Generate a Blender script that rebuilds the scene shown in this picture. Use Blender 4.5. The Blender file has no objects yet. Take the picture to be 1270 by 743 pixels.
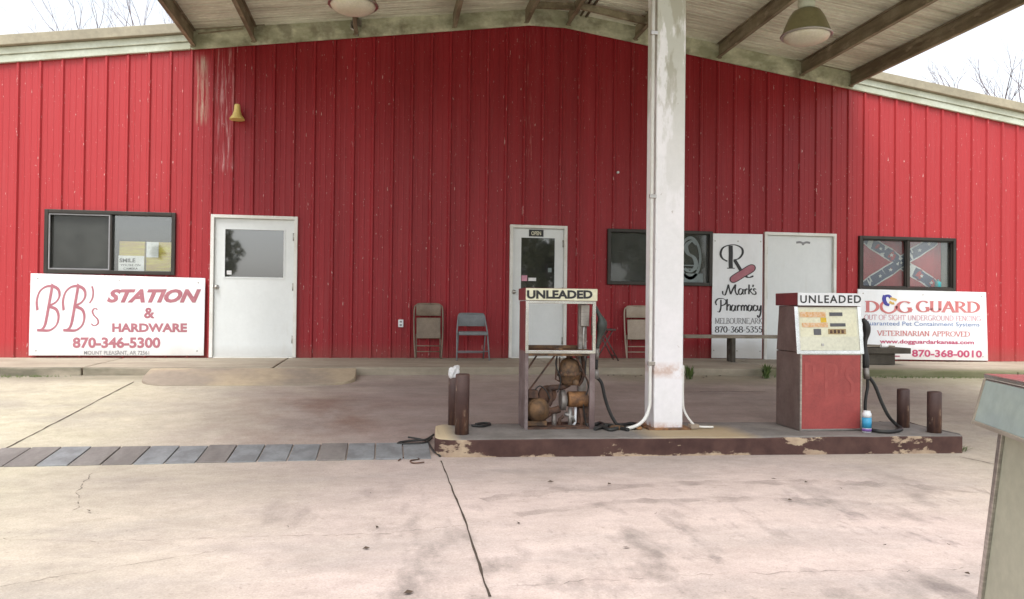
import bpy, bmesh, math, random
from mathutils import Vector, Matrix
R = math.radians
rnd = random.Random(7)
S = bpy.context.scene
COL = S.collection

# ------------------------------------------------------------------ camera
F, CX, CY = 957.0, 635.0, 371.5            # focal length and centre in photo pixels (1270 x 743)
PHI, PITCH, ROLL = R(9.2), R(.63), R(.65)
CAM = Vector((0, -12.44, .81))
fw = Vector((math.sin(PHI)*math.cos(PITCH), math.cos(PHI)*math.cos(PITCH), math.sin(PITCH)))
r0 = Vector((math.cos(PHI), -math.sin(PHI), 0)); u0 = r0.cross(fw)
rt = r0*math.cos(ROLL)+u0*math.sin(ROLL); up = u0*math.cos(ROLL)-r0*math.sin(ROLL)
cd = bpy.data.cameras.new('camera'); cam = bpy.data.objects.new('camera', cd); COL.objects.link(cam)
m = Matrix((rt, up, -fw)).transposed().to_4x4(); m.translation = CAM
cam.matrix_world = m
cd.sensor_width = 36; cd.lens = 36*F/1270; cd.clip_start = .05; cd.clip_end = 3000
S.camera = cam

# ------------------------------------------------------------------ sky, sun, exposure
SUN_EL, SUN_AZ = R(62), R(200)              # azimuth clockwise from +Y: behind the camera, slightly left
w = bpy.data.worlds.new('World'); S.world = w; w.use_nodes = True
nt = w.node_tree; bg = nt.nodes['Background']
sky = nt.nodes.new('ShaderNodeTexSky'); sky.sky_type = 'NISHITA'; sky.sun_disc = False
sky.sun_elevation = SUN_EL; sky.sun_rotation = SUN_AZ; sky.dust_density = 3; sky.air_density = 1.2
hs = nt.nodes.new('ShaderNodeHueSaturation'); hs.inputs['Saturation'].default_value = .26
nt.links.new(sky.outputs[0], hs.inputs['Color']); nt.links.new(hs.outputs[0], bg.inputs[0])
bg.inputs[1].default_value = .15
sl = bpy.data.lights.new('sun', 'SUN'); sl.energy = 1.2; sl.angle = R(30); sl.color = (1, .98, .95)
so = bpy.data.objects.new('sun', sl); COL.objects.link(so)
sd = Vector((math.sin(SUN_AZ)*math.cos(SUN_EL), math.cos(SUN_AZ)*math.cos(SUN_EL), math.sin(SUN_EL)))
so.rotation_euler = (-sd).to_track_quat('-Z', 'Y').to_euler()
vs = S.view_settings; vs.view_transform = 'Standard'; vs.look = 'None'; vs.gamma = 1; vs.use_curve_mapping = False
vs.exposure = 1.14

# ------------------------------------------------------------------ pixel -> place helpers (points on real planes)
def ray(x, y): return fw+rt*((x-CX)/F)-up*((y-CY)/F)
def onY(x, y, Y=0):
    d = ray(x, y); return CAM+d*((Y-CAM.y)/d.y)
def onZ(x, y, Z):
    d = ray(x, y); return CAM+d*((Z-CAM.z)/d.z)
def atD(x, y, z): return CAM+ray(x, y)*z
def sstep(a, b, v):
    t = min(1, max(0, (v-a)/(b-a))); return t*t*(3-2*t)
G0 = -.56
def gz(x, y):
    foot = -.134-.011*max(0, min(x, 14)-3)
    if y > -5.45:
        t = min(1, (y+5.45)/3.8); return G0*(1-t)+foot*t
    return G0+max(-.12, (y+5.45)*.004)
def onG(x, y):
    d = ray(x, y); z = G0
    for i in range(40):
        p = CAM+d*((z-CAM.z)/d.z); z = .5*z+.5*gz(p.x, p.y)
    return Vector((p.x, p.y, gz(p.x, p.y)))

# ------------------------------------------------------------------ materials
def mat(name, c1, c2=None, rough=.6, metal=0, scale=3, stretch=(1,1,1), lo=.4, hi=.6, bump=0, bscale=60, fine=.12, spec=.5, coords='Object', extra=None):
    mt = bpy.data.materials.new(name); mt.use_nodes = True
    n = mt.node_tree.nodes; l = mt.node_tree.links; b = n['Principled BSDF']
    b.inputs['Roughness'].default_value = rough; b.inputs['Metallic'].default_value = metal
    b.inputs['Specular IOR Level'].default_value = spec
    if coords == 'Object': src = n.new('ShaderNodeTexCoord').outputs['Object']
    else: src = n.new('ShaderNodeNewGeometry').outputs['Position']
    mp = n.new('ShaderNodeMapping'); mp.inputs['Scale'].default_value = stretch; l.new(src, mp.inputs[0])
    def noise(sc, det=6, v=None, rg=.6):
        t = n.new('ShaderNodeTexNoise'); t.inputs['Scale'].default_value = sc; t.inputs['Detail'].default_value = det
        t.inputs['Roughness'].default_value = rg; l.new(v or mp.outputs[0], t.inputs['Vector']); return t.outputs['Fac']
    def ramp(fac, a, bb, ca=(0,0,0,1), cb=(1,1,1,1)):
        r = n.new('ShaderNodeValToRGB'); r.color_ramp.elements[0].position = a; r.color_ramp.elements[1].position = bb
        r.color_ramp.elements[0].color = ca; r.color_ramp.elements[1].color = cb; l.new(fac, r.inputs[0]); return r.outputs[0]
    def mix(fac, a, bb, mode='MIX'):
        x = n.new('ShaderNodeMix'); x.data_type = 'RGBA'; x.blend_type = mode
        for sock, v in ((0, fac), (6, a), (7, bb)):
            if isinstance(v, (int, float)): x.inputs[sock].default_value = v
            elif isinstance(v, tuple): x.inputs[sock].default_value = (*v, 1) if len(v) == 3 else v
            else: l.new(v, x.inputs[sock])
        return x.outputs[2]
    def math_(op, a, bb=0, c=None):
        x = n.new('ShaderNodeMath'); x.operation = op
        for i, v in enumerate((a, bb, c)):
            if v is None: continue
            if isinstance(v, (int, float)): x.inputs[i].default_value = v
            else: l.new(v, x.inputs[i])
        return x.outputs[0]
    c2 = c2 or tuple(v*.8 for v in c1)
    col = mix(ramp(noise(scale), lo, hi), tuple(c1), tuple(c2))
    if fine:
        f = ramp(noise(scale*11, 4, src), .3, .7, (1-fine,)*3+(1,), (1+fine*.4,)*3+(1,))
        col = mix(1, col, f, 'MULTIPLY')
    env = dict(n=n, l=l, b=b, src=src, mp=mp, noise=noise, ramp=ramp, mix=mix, math=math_)
    if extra: col = extra(col, env)
    l.new(col, b.inputs['Base Color'])
    if bump:
        bp = n.new('ShaderNodeBump'); bp.inputs['Strength'].default_value = bump; bp.inputs['Distance'].default_value = .01
        l.new(noise(bscale, 5, src), bp.inputs['Height']); l.new(bp.outputs[0], b.inputs['Normal'])
    return mt

def box_mask(e, xr=None, yr=None, zr=None, soft=.3, wob=0):
    """soft-edged region of a surface, its border broken by noise"""
    sp = e['n'].new('ShaderNodeSeparateXYZ'); e['l'].new(e['src'], sp.inputs[0]); M_ = e['math']
    out = None
    for i, rg in enumerate((xr, yr, zr)):
        if not rg: continue
        mid, half = (rg[0]+rg[1])/2, (rg[1]-rg[0])/2
        d = M_('ABSOLUTE', M_('SUBTRACT', sp.outputs[i], mid))
        if wob: d = M_('ADD', d, M_('MULTIPLY', M_('SUBTRACT', e['noise'](1.3, 4, e['src']), .5), wob))
        mk = e['n'].new('ShaderNodeMapRange'); mk.inputs[1].default_value = half-soft; mk.inputs[2].default_value = half+soft
        mk.inputs[3].default_value = 1; mk.inputs[4].default_value = 0; e['l'].new(d, mk.inputs[0])
        out = mk.outputs[0] if out is None else M_('MULTIPLY', out, mk.outputs[0])
    return out
def mapped(e, sx, sy, sz, loc=(0,0,0)):
    mp = e['n'].new('ShaderNodeMapping'); mp.inputs['Scale'].default_value = (sx, sy, sz); mp.inputs['Location'].default_value = loc
    e['l'].new(e['src'], mp.inputs[0]); return mp.outputs[0]

def wall_extra(col, e):
    M_ = e['math']
    st = e['ramp'](e['noise'](1, 5, mapped(e, 9, 9, .35)), .3, .75, (.88,.88,.88,1), (1.06,1.06,1.06,1))
    col = e['mix'](1, col, st, 'MULTIPLY')
    pan = e['ramp'](e['noise'](1, 2, mapped(e, 1.1, 1, .03, (2,0,0))), .35, .65, (.86,.84,.84,1), (1.08,1.1,1.1,1))
    col = e['mix'](1, col, pan, 'MULTIPLY')
    shel = box_mask(e, (-2.9,7.6), None, None, .7, .5)                                # faded red outside the canopy, with the brighter daylight there painted in
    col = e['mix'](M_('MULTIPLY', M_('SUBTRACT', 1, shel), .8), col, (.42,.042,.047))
    ch = e['ramp'](e['noise'](1, 6, mapped(e, 14, 14, .6, (4,0,0))), .52, .95)          # chalky fading
    col = e['mix'](M_('MULTIPLY', ch, .2), col, (.5,.16,.17))
    for loc, s, th in (((0,0,0), (40,40,9), .675), ((9,3,5), (62,62,20), .69), ((2,8,1), (22,22,3.5), .695)):   # scratches, droppings
        sp = e['ramp'](e['noise'](1, 3, mapped(e, *s, loc), .7), th, th+.03)
        col = e['mix'](M_('MULTIPLY', sp, .7), col, (.75,.6,.55))
    # bare streaks where water ran from the canopy corner
    for xr, zr, c, th in (((-2.9,-2.79), (3.6,4.6), (.5,.43,.32), .44), ((-2.63,-2.38), (2.9,4.75), (.55,.3,.3), .5), ((2.2,2.34), (2.9,5.4), (.5,.22,.2), .55), ((2.75,2.86), (3.8,5.3), (.45,.2,.18), .57)):
        mk = box_mask(e, xr, None, zr, .06)
        nn = e['ramp'](e['noise'](1, 6, mapped(e, 30, 1, 1.6), .7), th, th+.13)
        col = e['mix'](M_('MULTIPLY', M_('MULTIPLY', mk, nn), .85), col, c)
    low = box_mask(e, None, None, (-.4,.12), .12, .1)                                  # splash dirt along the foot
    col = e['mix'](M_('MULTIPLY', low, .35), col, (.22,.1,.08))
    return col
M = {}
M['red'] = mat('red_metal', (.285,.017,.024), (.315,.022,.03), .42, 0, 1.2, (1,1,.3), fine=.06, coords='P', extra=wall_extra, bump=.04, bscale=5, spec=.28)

def concrete_extra(col, e):
    M_ = e['math']; mix = e['mix']; noise = e['noise']; ramp = e['ramp']
    pk = box_mask(e, (-1.6,5.2), (-11,-1.4), None, 1.6, 1.5)
    col = mix(M_('MULTIPLY', pk, .75), col, (.5,.395,.385))
    big = ramp(noise(.5, 6, mapped(e, 1, 1.5, 1, (3,1,0))), .38, .66)
    col = mix(M_('MULTIPLY', big, .35), col, (.33,.29,.25))
    gray = ramp(noise(1, 7, mapped(e, .45, 1.1, 1, (8,3,0)), .7), .5, .72)
    col = mix(M_('MULTIPLY', gray, .5), col, (.27,.25,.24))
    # darker, browner lane between island and walkway
    ln = box_mask(e, (-1.5,7.5), (-4.7,-1.9), None, .7, 1.2)
    lnn = ramp(noise(1, 7, mapped(e, .35, 2.2, 1, (1,7,0)), .68), .28, .62)
    col = mix(M_('MULTIPLY', M_('MULTIPLY', ln, lnn), .58), col, (.19,.135,.12))
    ln0 = box_mask(e, (-.4,8), (-5.0,-1.5), None, .8, .8)
    col = mix(M_('MULTIPLY', ln0, .33), col, (.27,.205,.19))
    # rust bloom left of the island
    rs = box_mask(e, (-1.5,-.1), (-4.75,-3.1), None, .45, .9)
    rn = ramp(noise(1, 6, mapped(e, 1.2, .8, 1, (2,2,0))), .38, .62)
    col = mix(M_('MULTIPLY', M_('MULTIPLY', rs, rn), .85), col, (.2,.095,.06))
    # oil and tyre scuffs in front
    oil = ramp(noise(1, 6, mapped(e, 2.2, 1.0, 1, (5,9,0)), .62), .56, .7)
    oz = box_mask(e, (-.8,6.5), (-11.5,-6.6), None, .7, 1.2)
    col = mix(M_('MULTIPLY', M_('MULTIPLY', oil, oz), .62), col, (.14,.12,.11))
    oil2 = ramp(noise(1, 5, mapped(e, 5, 2.2, 1, (1,2,0)), .6), .6, .72)
    oz2 = box_mask(e, (.4,5.5), (-10.5,-6.9), None, .6, 1)
    col = mix(M_('MULTIPLY', M_('MULTIPLY', oil2, oz2), .55), col, (.12,.1,.1))
    sp = ramp(noise(1, 2, mapped(e, 30, 30, 1)), .66, .72)
    col = mix(M_('MULTIPLY', sp, .4), col, (.22,.18,.16))
    ag = ramp(noise(1, 3, mapped(e, 95, 95, 1)), .3, .7, (.8,.8,.8,1), (1.12,1.12,1.12,1))
    col = mix(.75, col, mix(1, col, ag, 'MULTIPLY'))
    mott = ramp(noise(1, 8, mapped(e, 3.2, 4.5, 1, (6,1,0)), .75), .3, .7, (.8,.79,.78,1), (1.07,1.07,1.07,1))
    col = mix(1, col, mott, 'MULTIPLY')
    ed = box_mask(e, (-20,-2.9), (-1.95,-1.4), None, .14, .25)                                # dirt line against the kerb
    col = mix(M_('MULTIPLY', ed, .5), col, (.13,.11,.08))
    gr = box_mask(e, (3.2,12), (-2.2,-1.3), None, .25, .5)
    col = mix(M_('MULTIPLY', gr, .35), col, (.17,.17,.07))
    return col
M['concrete'] = mat('apron_concrete', (.55,.5,.375), (.48,.44,.335), .88, 0, .8, lo=.3, hi=.7, fine=.1, coords='P', extra=concrete_extra, bump=.3, bscale=70, spec=.25)
def walk_extra(col, e):
    M_ = e['math']
    d = e['ramp'](e['noise'](1, 6, mapped(e, .9, 2.5, 4)), .4, .65)
    col = e['mix'](M_('MULTIPLY', d, .5), col, (.22,.18,.14))
    k = M_('SUBTRACT', box_mask(e, None, (-1.9,-1.585), None, .01), box_mask(e, (-3.2,5.4), (-1.9,-1.5), None, .25))
    k = M_('MAXIMUM', k, 0)
    kn = e['ramp'](e['noise'](1, 5, mapped(e, 1.5, 1.5, 6)), .25, .6)
    col = e['mix'](M_('MULTIPLY', M_('MULTIPLY', k, kn), .75), col, (.085,.085,.06))
    g = box_mask(e, (5.6,16), (-1.9,-1.3), None, .2)
    col = e['mix'](M_('MULTIPLY', g, .6), col, (.13,.14,.06))
    return col
M['walk'] = mat('walkway_concrete', (.42,.37,.29), (.36,.31,.24), .9, 0, 1, lo=.3, hi=.7, coords='P', extra=walk_extra, bump=.15, bscale=40, spec=.2)
M['ramp'] = mat('ramp_concrete', (.42,.34,.24), (.3,.25,.2), .9, 0, 1.1, lo=.4, hi=.6, coords='P', bump=.15, bscale=40, spec=.2)
M['crack'] = mat('joint_dirt', (.07,.055,.045), None, .95, spec=.1)
def veil(name, c, amount, scale, lo, hi):
    mt = bpy.data.materials.new(name); mt.use_nodes = True; n = mt.node_tree.nodes; l = mt.node_tree.links
    b = n['Principled BSDF']; b.inputs['Base Color'].default_value = (*c, 1); b.inputs['Roughness'].default_value = .9
    g = n.new('ShaderNodeNewGeometry'); t = n.new('ShaderNodeTexNoise'); t.inputs['Scale'].default_value = scale; t.inputs['Detail'].default_value = 6; l.new(g.outputs['Position'], t.inputs['Vector'])
    mr = n.new('ShaderNodeMapRange'); mr.inputs[1].default_value = lo; mr.inputs[2].default_value = hi; mr.inputs[3].default_value = 0; mr.inputs[4].default_value = amount
    l.new(t.outputs['Fac'], mr.inputs[0]); l.new(mr.outputs[0], b.inputs['Alpha']); return mt
M['scuff'] = veil('tyre_scuff', (.14,.115,.105), .26, 3.5, .38, .65)
M['hairline'] = veil('hairline_dirt', (.09,.07,.06), .6, 9, .4, .56)
M['soil'] = mat('soil_grass', (.1,.11,.045), (.16,.13,.08), .95, 0, .4, coords='P', spec=.1)
M['moss'] = mat('mossy_kerb', (.16,.17,.07), (.26,.23,.14), .95, 0, 4, coords='P', spec=.1)
M['white'] = mat('white_paint', (.78,.8,.79), (.74,.76,.75), .45, 0, 1.5, bump=.03, bscale=20, fine=.03)
def doorx(col, e):
    g = e['ramp'](e['noise'](1, 5, mapped(e, 6, 6, 1.2)), .6, .8); col = e['mix'](e['math']('MULTIPLY', g, .3), col, (.5,.48,.42))
    k = box_mask(e, None, None, (-.1,.1), .1, .1); return e['mix'](e['math']('MULTIPLY', k, .35), col, (.3,.25,.2))
M['door'] = mat('door_paint', (.72,.75,.75), (.68,.71,.71), .4, 0, 1.5, fine=.03, coords='P', extra=doorx, bump=.03, bscale=8)
M['doorframe'] = mat('frame_paint', (.75,.75,.72), (.66,.65,.6), .5, 0, 3, fine=.05)
def signx(col, e):
    g = e['ramp'](e['noise'](1, 6, mapped(e, 3, 3, .8)), .5, .75); col = e['mix'](e['math']('MULTIPLY', g, .3), col, (.55,.54,.5))
    k = box_mask(e, None, None, (-.1,.14), .1, .2); return e['mix'](e['math']('MULTIPLY', k, .4), col, (.42,.36,.28))
M['sign'] = mat('sign_white', (.78,.8,.82), (.74,.76,.78), .4, 0, 1.2, fine=.03, coords='P', extra=signx, bump=.08, bscale=3)
M['maroon'] = mat('faded_maroon', (.36,.12,.155), (.42,.17,.2), .6, 0, 9, lo=.3, hi=.7, fine=.15)
M['magenta'] = mat('sign_crimson', (.42,.045,.12), (.46,.07,.15), .5, fine=.04)
M['signred'] = mat('sign_red', (.5,.13,.13), (.55,.2,.2), .5, fine=.05)
M['signpink'] = mat('sign_pink', (.62,.27,.33), None, .5, fine=.05)
M['signblue'] = mat('sign_blue', (.16,.25,.48), None, .5, fine=.05)
M['navy'] = mat('emblem_blue', (.05,.05,.3), None, .5); M['yellow'] = mat('emblem_yellow', (.7,.45,.12), None, .5)
M['ink'] = mat('black_ink', (.018,.018,.02), None, .5)
M['greyink'] = mat('grey_ink', (.25,.25,.26), None, .5)
M['bronze'] = mat('dark_window_frame', (.028,.024,.02), (.04,.034,.028), .45, .3, fine=.05)
M['alu'] = mat('aluminium', (.5,.52,.52), (.42,.43,.43), .38, .9, 6)
M['steel'] = mat('brushed_steel', (.5,.48,.45), (.38,.36,.34), .32, .9, 5, (1,1,12))
M['chrome'] = mat('bright_trim', (.72,.72,.7), (.6,.6,.58), .22, .95, 6)
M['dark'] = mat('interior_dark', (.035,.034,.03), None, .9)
M['roofedge'] = mat('roof_edge', (.36,.32,.23), (.28,.25,.18), .7, 0, 1.5, fine=.15)
def trimx(col, e):
    g = e['ramp'](e['noise'](1, 6, mapped(e, 1.5, 1.5, 3)), .42, .66); return e['mix'](e['math']('MULTIPLY', g, .55), col, (.3,.3,.19))
M['trim'] = mat('pale_trim', (.62,.66,.55), (.56,.6,.5), .5, 0, 2, extra=trimx)
def bandx(col, e):
    g = e['ramp'](e['noise'](1, 6, mapped(e, 2, 2, 4)), .38, .6); col = e['mix'](e['math']('MULTIPLY', g, .7), col, (.2,.21,.12))
    g = e['ramp'](e['noise'](1, 6, mapped(e, 3.5, 1, 3, (4,4,4))), .5, .65); return e['mix'](e['math']('MULTIPLY', g, .6), col, (.12,.1,.06))
M['band'] = mat('mouldy_trim', (.66,.68,.52), (.58,.58,.44), .6, 0, 2, extra=bandx, coords='P')
def deckx(col, e):
    g = e['ramp'](e['noise'](1, 6, mapped(e, .8, 3, 1)), .4, .68); col = e['mix'](e['math']('MULTIPLY', g, .5), col, (.3,.26,.19))
    g = e['ramp'](e['noise'](1, 5, mapped(e, .5, 9, 1)), .5, .7); return e['mix'](e['math']('MULTIPLY', g, .35), col, (.22,.19,.13))
M['deck'] = mat('deck_paint', (.82,.85,.73), (.77,.8,.67), .55, 0, 1.5, extra=deckx, coords='P')
def purx(col, e):
    g = e['ramp'](e['noise'](1, 6, mapped(e, 5, 1.2, 6)), .42, .62); col = e['mix'](g, col, (.16,.13,.085))
    g = e['ramp'](e['noise'](1, 6, mapped(e, 4, 3, 7, (5,5,5))), .58, .7); return e['mix'](g, col, (.42,.38,.28))
M['purlin'] = mat('weathered_purlin', (.34,.31,.22), (.26,.23,.15), .75, .1, 3, extra=purx, coords='P')
def colx(col, e):
    M_ = e['math']
    mk = box_mask(e, None, None, (2.5,6.5), .9, .6)
    g = e['ramp'](e['noise'](1, 7, mapped(e, 3.2, 3.2, .9), .62), .46, .5)
    col = e['mix'](M_('MULTIPLY', M_('MULTIPLY', g, mk), .65), col, (.36,.37,.28))
    g = e['ramp'](e['noise'](1, 7, mapped(e, 2.6, 2.6, .8, (3,3,3)), .62), .53, .56)
    col = e['mix'](M_('MULTIPLY', M_('MULTIPLY', g, mk), .6), col, (.3,.28,.2))
    rn = e['ramp'](e['noise'](9, 6, e['src']), .4, .6)
    for zr, k in (((-.6,-.34), .9), ((.14,.26), .55)):
        col = e['mix'](M_('MULTIPLY', M_('MULTIPLY', box_mask(e, None, None, zr, .035, .03), rn), k), col, (.42,.19,.07))
    ch = e['ramp'](e['noise'](14, 3, e['src']), .7, .73); return e['mix'](M_('MULTIPLY', ch, .5), col, (.35,.3,.27))
M['column'] = mat('column_paint', (.82,.81,.83), (.76,.76,.77), .5, 0, 1.5, extra=colx, coords='P', fine=.05, bump=.05, bscale=25)
def islx(col, e):
    M_ = e['math']
    geo = e['n'].new('ShaderNodeNewGeometry'); sp = e['n'].new('ShaderNodeSeparateXYZ'); e['l'].new(geo.outputs['Normal'], sp.inputs[0])
    side = M_('LESS_THAN', sp.outputs[2], .5)
    nz = e['noise'](1, 6, mapped(e, 2.2, 2.2, 4), .65)
    sep = e['n'].new('ShaderNodeSeparateXYZ'); e['l'].new(e['src'], sep.inputs[0])
    rt_ = e['n'].new('ShaderNodeMapRange'); rt_.inputs[1].default_value = 4.2; rt_.inputs[2].default_value = 5.6; rt_.inputs[3].default_value = 0; rt_.inputs[4].default_value = .1
    e['l'].new(sep.outputs[0], rt_.inputs[0])
    lf = e['n'].new('ShaderNodeMapRange'); lf.inputs[1].default_value = .45; lf.inputs[2].default_value = 1.0; lf.inputs[3].default_value = .16; lf.inputs[4].default_value = 0
    e['l'].new(sep.outputs[0], lf.inputs[0])
    nz = M_('ADD', M_('ADD', nz, rt_.outputs[0]), lf.outputs[0])
    zb = e['n'].new('ShaderNodeMapRange'); zb.inputs[1].default_value = -.56; zb.inputs[2].default_value = -.5; zb.inputs[3].default_value = .12; zb.inputs[4].default_value = 0
    e['l'].new(sep.outputs[2], zb.inputs[0]); nz = M_('ADD', nz, zb.outputs[0])
    paint = e['ramp'](nz, .615, .645, (1,1,1,1), (0,0,0,1))
    pc = e['mix'](e['ramp'](e['noise'](5, 4, e['src']), .3, .7), (.055,.03,.027), (.1,.056,.047))
    bare = e['mix'](e['ramp'](e['noise'](9, 4, e['src']), .35, .65), (.42,.33,.23), (.3,.22,.16))
    sidec = e['mix'](paint, bare, pc)
    pale = box_mask(e, (.3,.62), (-6,-4), None, .07, .1)
    top = e['mix'](pale, col, (.55,.45,.3))
    rust = box_mask(e, (2.45,3.45), (-5.6,-4.9), None, .12, .25)
    top = e['mix'](M_('MULTIPLY', rust, .6), top, (.5,.37,.2))
    return e['mix'](side, top, sidec)
M['island'] = mat('island_concrete', (.245,.225,.21), (.18,.165,.152), .9, 0, 2.5, extra=islx, coords='P', bump=.25, bscale=30, spec=.2)
def bolx(col, e):
    g = e['ramp'](e['noise'](1, 6, mapped(e, 8, 8, 2)), .52, .66); col = e['mix'](e['math']('MULTIPLY', g, .7), col, (.2,.1,.06))
    g = e['ramp'](e['noise'](1, 6, mapped(e, 11, 11, 4, (3,3,3))), .62, .68); return e['mix'](g, col, (.3,.22,.16))
M['bollard'] = mat('bollard_paint', (.06,.03,.026), (.085,.045,.036), .55, 0, 4, extra=bolx, bump=.15, bscale=30)
M['rust'] = mat('rusty_iron', (.16,.085,.055), (.06,.038,.03), .8, .2, 11, bump=.3, bscale=60)
M['rustbrown'] = mat('brown_iron', (.22,.125,.06), (.075,.05,.035), .75, .2, 9, bump=.5, bscale=50)
M['orange'] = mat('orange_rust', (.34,.17,.07), (.13,.07,.04), .7, .2, 12, bump=.2, bscale=60)
M['pipe'] = mat('grey_pipe', (.34,.33,.31), (.22,.19,.17), .5, .6, 10)
M['rubber'] = mat('black_rubber', (.018,.018,.018), (.03,.03,.028), .55)
M['nozzle'] = mat('nozzle_green', (.03,.04,.035), (.05,.06,.05), .45)
def pumpside(col, e):
    g = e['ramp'](e['noise'](1, 6, mapped(e, 5, 5, 1.5)), .45, .7); return e['mix'](e['math']('MULTIPLY', g, .5), col, (.16,.1,.09))
M['pumpside'] = mat('tarnished_steel', (.30,.24,.22), (.24,.19,.175), .4, .65, 4, extra=pumpside)
M['pumpmaroon'] = mat('maroon_enamel', (.19,.028,.033), (.15,.025,.03), .4, 0, 4)
M['gutside'] = mat('stripped_side', (.27,.225,.225), (.17,.13,.13), .45, .5, 5, extra=pumpside)
M['pumpred'] = mat('faded_red_panel', (.34,.062,.056), (.28,.05,.047), .5, 0, 5, bump=.04, bscale=30)
M['ghost'] = mat('ghost_red', (.36,.074,.066), (.295,.054,.05), .55, 0, 9, lo=.35, hi=.65)
M['cream'] = mat('cream_dial', (.66,.66,.53), (.6,.6,.48), .45, 0, 3)
M['creamsign'] = mat('cream_sign', (.7,.69,.52), (.66,.64,.46), .4, 0, 4)
M['dialorange'] = mat('dial_orange', (.62,.33,.12), (.68,.5,.35), .5, 0, 40)
M['dialgrey'] = mat('dial_grey', (.1,.1,.11), None, .4); M['dialgold'] = mat('dial_gold', (.4,.3,.13), (.3,.2,.1), .5, 0, 30)
M['tagyellow'] = mat('yellow_tag', (.75,.5,.03), None, .5)
M['tan'] = mat('tan_chair', (.21,.16,.115), (.16,.12,.085), .5, 0, 5, bump=.05)
M['bluegrey'] = mat('bluegrey_chair', (.2,.215,.225), (.165,.18,.19), .5, 0, 5)
M['beige'] = mat('beige_chair', (.38,.31,.24), (.32,.26,.2), .5, 0, 5)
M['brownchair'] = mat('brown_stool', (.09,.055,.05), None, .5)
M['wood'] = mat('grey_wood', (.29,.25,.2), (.2,.17,.13), .85, 0, 3, (1,8,8), bump=.2)
M['wooddark'] = mat('dark_wood', (.075,.065,.05), (.05,.042,.032), .85, 0, 3, bump=.2)
M['platebrown'] = mat('brown_cover', (.165,.148,.138), (.215,.195,.182), .85, 0, 3, (2,.6,1), coords='P', bump=.2)
M['plateblue'] = mat('bluegrey_cover', (.25,.262,.27), (.18,.185,.19), .7, .1, 4, (1.5,1,1), coords='P', bump=.2)
M['paper'] = mat('white_paper', (.8,.8,.8), None, .7)
M['cardboard'] = mat('yellow_carton', (.5,.42,.05), (.4,.28,.07), .8, 0, 3, (1,1,10))
M['flagred'] = mat('flag_red', (.42,.04,.055), (.36,.035,.05), .85); M['flagblue'] = mat('flag_blue', (.06,.085,.17), None, .85); M['flagwhite'] = mat('flag_white', (.75,.75,.75), None, .85)
M['curtain'] = mat('curtain_cloth', (.4,.41,.37), (.32,.33,.3), .9, 0, 4, (8,1,.5))
M['teal'] = mat('teal_plastic', (.05,.35,.38), None, .4)
M['hornyellow'] = mat('yellow_horn', (.75,.58,.2), (.66,.5,.16), .5)
M['olive'] = mat('olive_shade', (.24,.22,.11), (.2,.18,.09), .4, .2, 3)
M['lens'] = mat('milky_lens', (.66,.62,.52), (.6,.57,.44), .35, 0, 4)
M['canblue'] = mat('can_blue', (.04,.32,.55), None, .4); M['canwhite'] = mat('can_white', (.75,.78,.8), None, .4); M['canpurple'] = mat('can_purple', (.2,.1,.35), None, .4)
M['bark'] = mat('bare_bark', (.16,.12,.13), (.22,.18,.19), .9, spec=.1)
M['leaf'] = mat('green_leaf', (.075,.12,.03), (.11,.16,.04), .7, 0, 9); M['leafdry'] = mat('olive_leaf', (.12,.13,.05), (.16,.16,.08), .8, 0, 5)
M['litter'] = mat('dead_leaf', (.07,.045,.03), None, .9)
M['oliveputty'] = mat('putty_enamel', (.4,.4,.31), (.36,.36,.28), .45, 0, 2, bump=.03, bscale=90)
M['decal'] = mat('window_decal', (.2,.24,.24), None, .6); M['decalink'] = mat('decal_ink', (.2,.28,.28), None, .6)
M['pinktag'] = mat('pink_sticker', (.65,.3,.4), None, .5)
def glass(name, tint, refl, dust=.06):
    mt = bpy.data.materials.new(name); mt.use_nodes = True; n = mt.node_tree.nodes; l = mt.node_tree.links
    n.remove(n['Principled BSDF']); o = n['Material Output']
    t = n.new('ShaderNodeBsdfTransparent'); t.inputs[0].default_value = (*tint, 1)
    g = n.new('ShaderNodeBsdfGlossy'); g.inputs['Roughness'].default_value = .03; g.inputs[0].default_value = (.95,.97,1,1)
    tc = n.new('ShaderNodeTexCoord'); ns = n.new('ShaderNodeTexNoise'); ns.inputs['Scale'].default_value = 1.5; l.new(tc.outputs['Object'], ns.inputs['Vector'])
    bp = n.new('ShaderNodeBump'); bp.inputs['Strength'].default_value = .02; l.new(ns.outputs[0], bp.inputs['Height']); l.new(bp.outputs[0], g.inputs['Normal'])
    mx = n.new('ShaderNodeMixShader'); mx.inputs[0].default_value = refl
    l.new(t.outputs[0], mx.inputs[1]); l.new(g.outputs[0], mx.inputs[2])
    df = n.new('ShaderNodeBsdfDiffuse'); df.inputs[0].default_value = (.42,.44,.41,1); m2 = n.new('ShaderNodeMixShader')
    n2 = n.new('ShaderNodeTexNoise'); n2.inputs['Scale'].default_value = 4; n2.inputs['Detail'].default_value = 6; l.new(tc.outputs['Object'], n2.inputs['Vector'])
    mr = n.new('ShaderNodeMapRange'); mr.inputs[1].default_value = .3; mr.inputs[2].default_value = .7; mr.inputs[3].default_value = dust*.75; mr.inputs[4].default_value = dust*1.2
    l.new(n2.outputs['Fac'], mr.inputs[0]); l.new(mr.outputs[0], m2.inputs[0]); l.new(mx.outputs[0], m2.inputs[1]); l.new(df.outputs[0], m2.inputs[2])
    l.new(m2.outputs[0], o.inputs[0]); return mt
M['glass'] = glass('window_glass', (.55,.58,.57), .06, .12)
M['glassclear'] = glass('clear_glass', (.9,.92,.91), .11, .03)
M['glassflag'] = glass('dusty_glass', (.84,.86,.85), .06, .035)
M['glassdoor'] = glass('door_glass', (.2,.21,.21), .2)
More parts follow.
